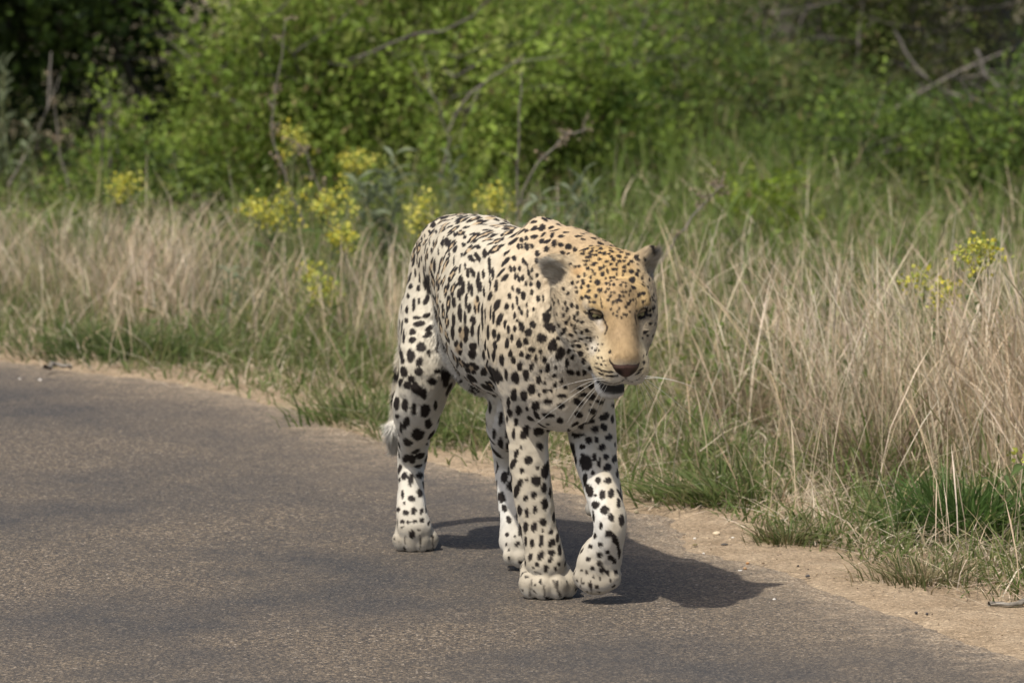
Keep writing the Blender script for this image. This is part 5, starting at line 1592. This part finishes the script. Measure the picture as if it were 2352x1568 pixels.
tuft("small green and brown grass tuft standing alone on the sand", 1810, 1245, 260, .075, .030, [(.09, .13, .04), (.16, .13, .06)], [(.12, .16, .05), (.30, .24, .13)], .0035)
tuft("low green grass tuft reaching over the sand below the straw", 1640, 1150, 380, .12, .065, GREEN + [(.24, .20, .11)], GREEN + [(.34, .28, .16)], .005, lean=(-.5, -.2))
tuft("bright green grass tuft at the road edge left of the hind leg", 860, 965, 420, .11, .08, GREEN, GREEN + [(.30, .25, .14)], .005)
tuft("green grass tuft seen between the leopard's hind legs", 1050, 1010, 420, .13, .07, GREEN, GREEN + [(.30, .25, .14)], .005)
tuft("dark green grass tuft at the road edge far left", 265, 820, 420, .13, .09, [(.055, .095, .03), (.075, .12, .038)], GREEN, .006)
tuft("dry brown grass tuft on the sand near the lower right edge", 2120, 1335, 300, .085, .05, [(.20, .16, .085), (.10, .12, .045)], [(.38, .30, .18), (.14, .17, .06)], .0035)
tuft("brown upright stalk tuft right of the leopard's chin", 1700, 990, 200, .30, .03, [(.26, .20, .12)], [(.34, .27, .17)], .0032)
tuft("dark brown thin grass tuft near the right edge of the straw", 2010, 1110, 120, .36, .05, [(.16, .115, .075)], [(.28, .21, .14)], .003, lean=(-.3, 0))
tuft("pale feathery seed stalks standing tall at the right edge", 2290, 1000, 60, .62, .05, [(.40, .33, .22)], [(.52, .44, .34)], .004)
tuft("broad green grass blades arching over above the leopard's back", 1115, 420, 60, .50, .04, FRESH, FRESH, .010)

# ---- stones on the verge and the road
stone_col = {}
def stone(label, px, py, wpx, col, group=None, flat=.6, z=.0):
    p = on_ground(px, py); s = wpx * p[1] / FPX * .5
    key = tuple(col)
    if key not in stone_col:
        m, nt, b = new_mat("stone"); gp = node(nt, "ShaderNodeNewGeometry").outputs["Position"]
        nt.links.new(ramp(nt, noise_tex(nt, gp, 260, 4, .6), [(.3, tuple(c * .75 for c in col)), (.7, tuple(min(1, c * 1.2) for c in col))]), b.inputs["Base Color"]); b.inputs["Roughness"].default_value = .9
        stone_col[key] = m
    bm = bmesh.new(); bmesh.ops.create_icosphere(bm, subdivisions=2, radius=1)
    sx, sy = prr.uniform(.85, 1.1), prr.uniform(.7, 1.0); rot = prr.uniform(0, 3.1)
    seedv = prr.uniform(0, 50)
    P = np.array([v.co[:] for v in bm.verts]); k = 1 + .25 * vnoise(P * 1.3 + seedv, 3)
    for v, kk in zip(bm.verts, k): v.co = v.co * kk
    bm.transform(Matrix.Rotation(rot, 4, 'Z') @ Matrix.Diagonal((s * sx, s * sy, s * flat, 1)))
    me = bpy.data.meshes.new("pebble"); bm.to_mesh(me); bm.free(); me.materials.append(stone_col[key])
    o = link("pebble", me, None, (p[0], p[1], z + s * flat * .45))
    tag(o, label, "pebble", group or "pebbles on the verge")
def from5(x, y): return (1560 + x / 4.3556) * .91875, (1200 + y / 4.3556) * .91875
CREAM, WHITE, ORANGE, BLACK, BROWN = (.50, .40, .27), (.56, .52, .46), (.42, .22, .09), (.045, .040, .038), (.22, .16, .10)
stone("largest pebble, cream coloured and angular, on the sand below the straw", *from5(1005, 590), 17, CREAM)
stone("white pebble just left of the cream angular one", *from5(770, 640), 9, WHITE)
stone("flat white pebble right of the cream angular one", *from5(1185, 627), 9, WHITE, flat=.4)
stone("small pale pebble below the flat white one", *from5(1155, 652), 8, CREAM)
stone("olive brown leaf shaped pebble on the sand edge", *from5(772, 706), 14, (.15, .12, .05), flat=.35)
stone("long dark flake of stone on the sand", *from5(1090, 704), 20, (.07, .06, .05), flat=.25)
stone("white pebble on the tarmac edge above the shadow", *from5(867, 800), 7, WHITE)
stone("upper of two orange pebbles beside the shadow's tip", *from5(1345, 908), 10, ORANGE)
stone("lower of two orange pebbles beside the shadow's tip", *from5(1320, 970), 10, (.33, .20, .10), flat=.8)
stone("flat white flake beside the lower orange pebble", *from5(1262, 985), 11, WHITE, flat=.3)
stone("brown pebble where the tarmac meets the sand", *from5(1515, 905), 9, BROWN)
stone("small black pebble high on the bare sand", *from5(1895, 935), 7, BLACK)
stone("dark grey pebble, the largest dark one on the bare sand", *from5(2003, 1048), 13, (.075, .07, .068))
stone("brown pebble under the dry tuft on the sand", *from5(2240, 870), 8, BROWN)
stone("white pebble on the tarmac below the shadow's tip", *from5(1635, 1298), 7, WHITE)
stone("tan pebble at the road edge beside the lifted leg", *from5(135, 355), 13, (.20, .17, .10))
stone("left of two black pebbles near the lower right corner", 2104, 1407, 10, BLACK)
stone("right of two black pebbles near the lower right corner", 2129, 1410, 9, BLACK)
stone("pale pebble far left on the tarmac near the grass", 92, 873, 9, WHITE, flat=.5)
stone("paler small pebble left of the far left one", 46, 870, 6, WHITE, flat=.5)
GV, GF, GC = [], [], []; gr_me = bmesh.new(); bmesh.ops.create_icosphere(gr_me, subdivisions=1, radius=1)
ico = np.array([v.co[:] for v in gr_me.verts]); icf = np.array([[v.index for v in f.verts] for f in gr_me.faces]); gr_me.free()
for i in range(150):
    q = pr.random(); px = 1480 + 880 * q; py = np.interp(px, [1480, 1612, 1760, 1927, 2180, 2400], [1180, 1240, 1270, 1325, 1410, 1480]) + pr.normal(-4, 14)
    p = on_ground(px, py); s = pr.uniform(1.2, 3.0) * p[1] / FPX
    GV.append(ico * s * np.array([1, .85, .6]) * (1 + .2 * vnoise(ico * 1.5 + i, 3))[:, None] + np.array([p[0], p[1], s * .3]))
    GF.append(icf + i * len(ico)); GC.append(np.tile(np.array([BROWN, (.30, .24, .17), (.12, .09, .07), (.40, .33, .24)][i % 4]), (len(ico), 1)))
grit_mat = col_attr_mat("grit", rough=.9, spec=.1)
gro = link("grit", mesh_np("grit", np.concatenate(GV), np.concatenate(GF).ravel(), 3, grit_mat, True, np.concatenate(GC))); gro["kind"] = "stuff"

# a dark stick lying where the road meets the grass on the far left, and one at the lower right
branch("stick", "dark stick lying at the road edge on the far left", "stick", [(105, 845, 15.28), (128, 838, 15.33), (150, 842, 15.3), (165, 840, 15.31)], .006, .004, twig_mat, 0, "sticks lying on the verge")
branch("stick", "dark curved stick lying at the lower right edge of the grass", "stick", [(2270, 1386, 11.93), (2310, 1391, 11.92), (2352, 1385, 11.94), (2420, 1380, 11.96)], .006, .004, twig_mat, 1, "sticks lying on the verge")
# far-off scrub that closes the view behind everything, all round the bend of the road
n_c = 900
fx = pr.uniform(-34, 30, n_c); fy = np.interp(fx, [-34, -16, -8, 0, 30], [34, 30, 31, 32, 33]) + pr.uniform(0, 9, n_c)
fz = pr.uniform(.05, 1.0, n_c) ** 1.3 * 2.6
idx = np.repeat(np.arange(n_c), 34); n = len(idx)
P = np.stack([fx, fy, fz], 1)[idx] + pr.normal(0, 1, (n, 3)) * np.array([.5, .5, .30]); P[:, 2] = np.abs(P[:, 2])
tone = (np.array(MIDG + OLIVE + DEEP)[pr.integers(0, 9, n_c)] * pr.uniform(.8, 1.2, (n_c, 1)))[idx]
V, F, S, Cc = leaf_quads(P, pr.normal(0, 1, (n, 3)), pr.uniform(.10, .22, n), tone, .6)
o = link("distant_scrub", mesh_np("distant_scrub", V, F, S, leafy_mat, False, Cc)); o["kind"] = "stuff"
print("LEAVES", N_LEAF)
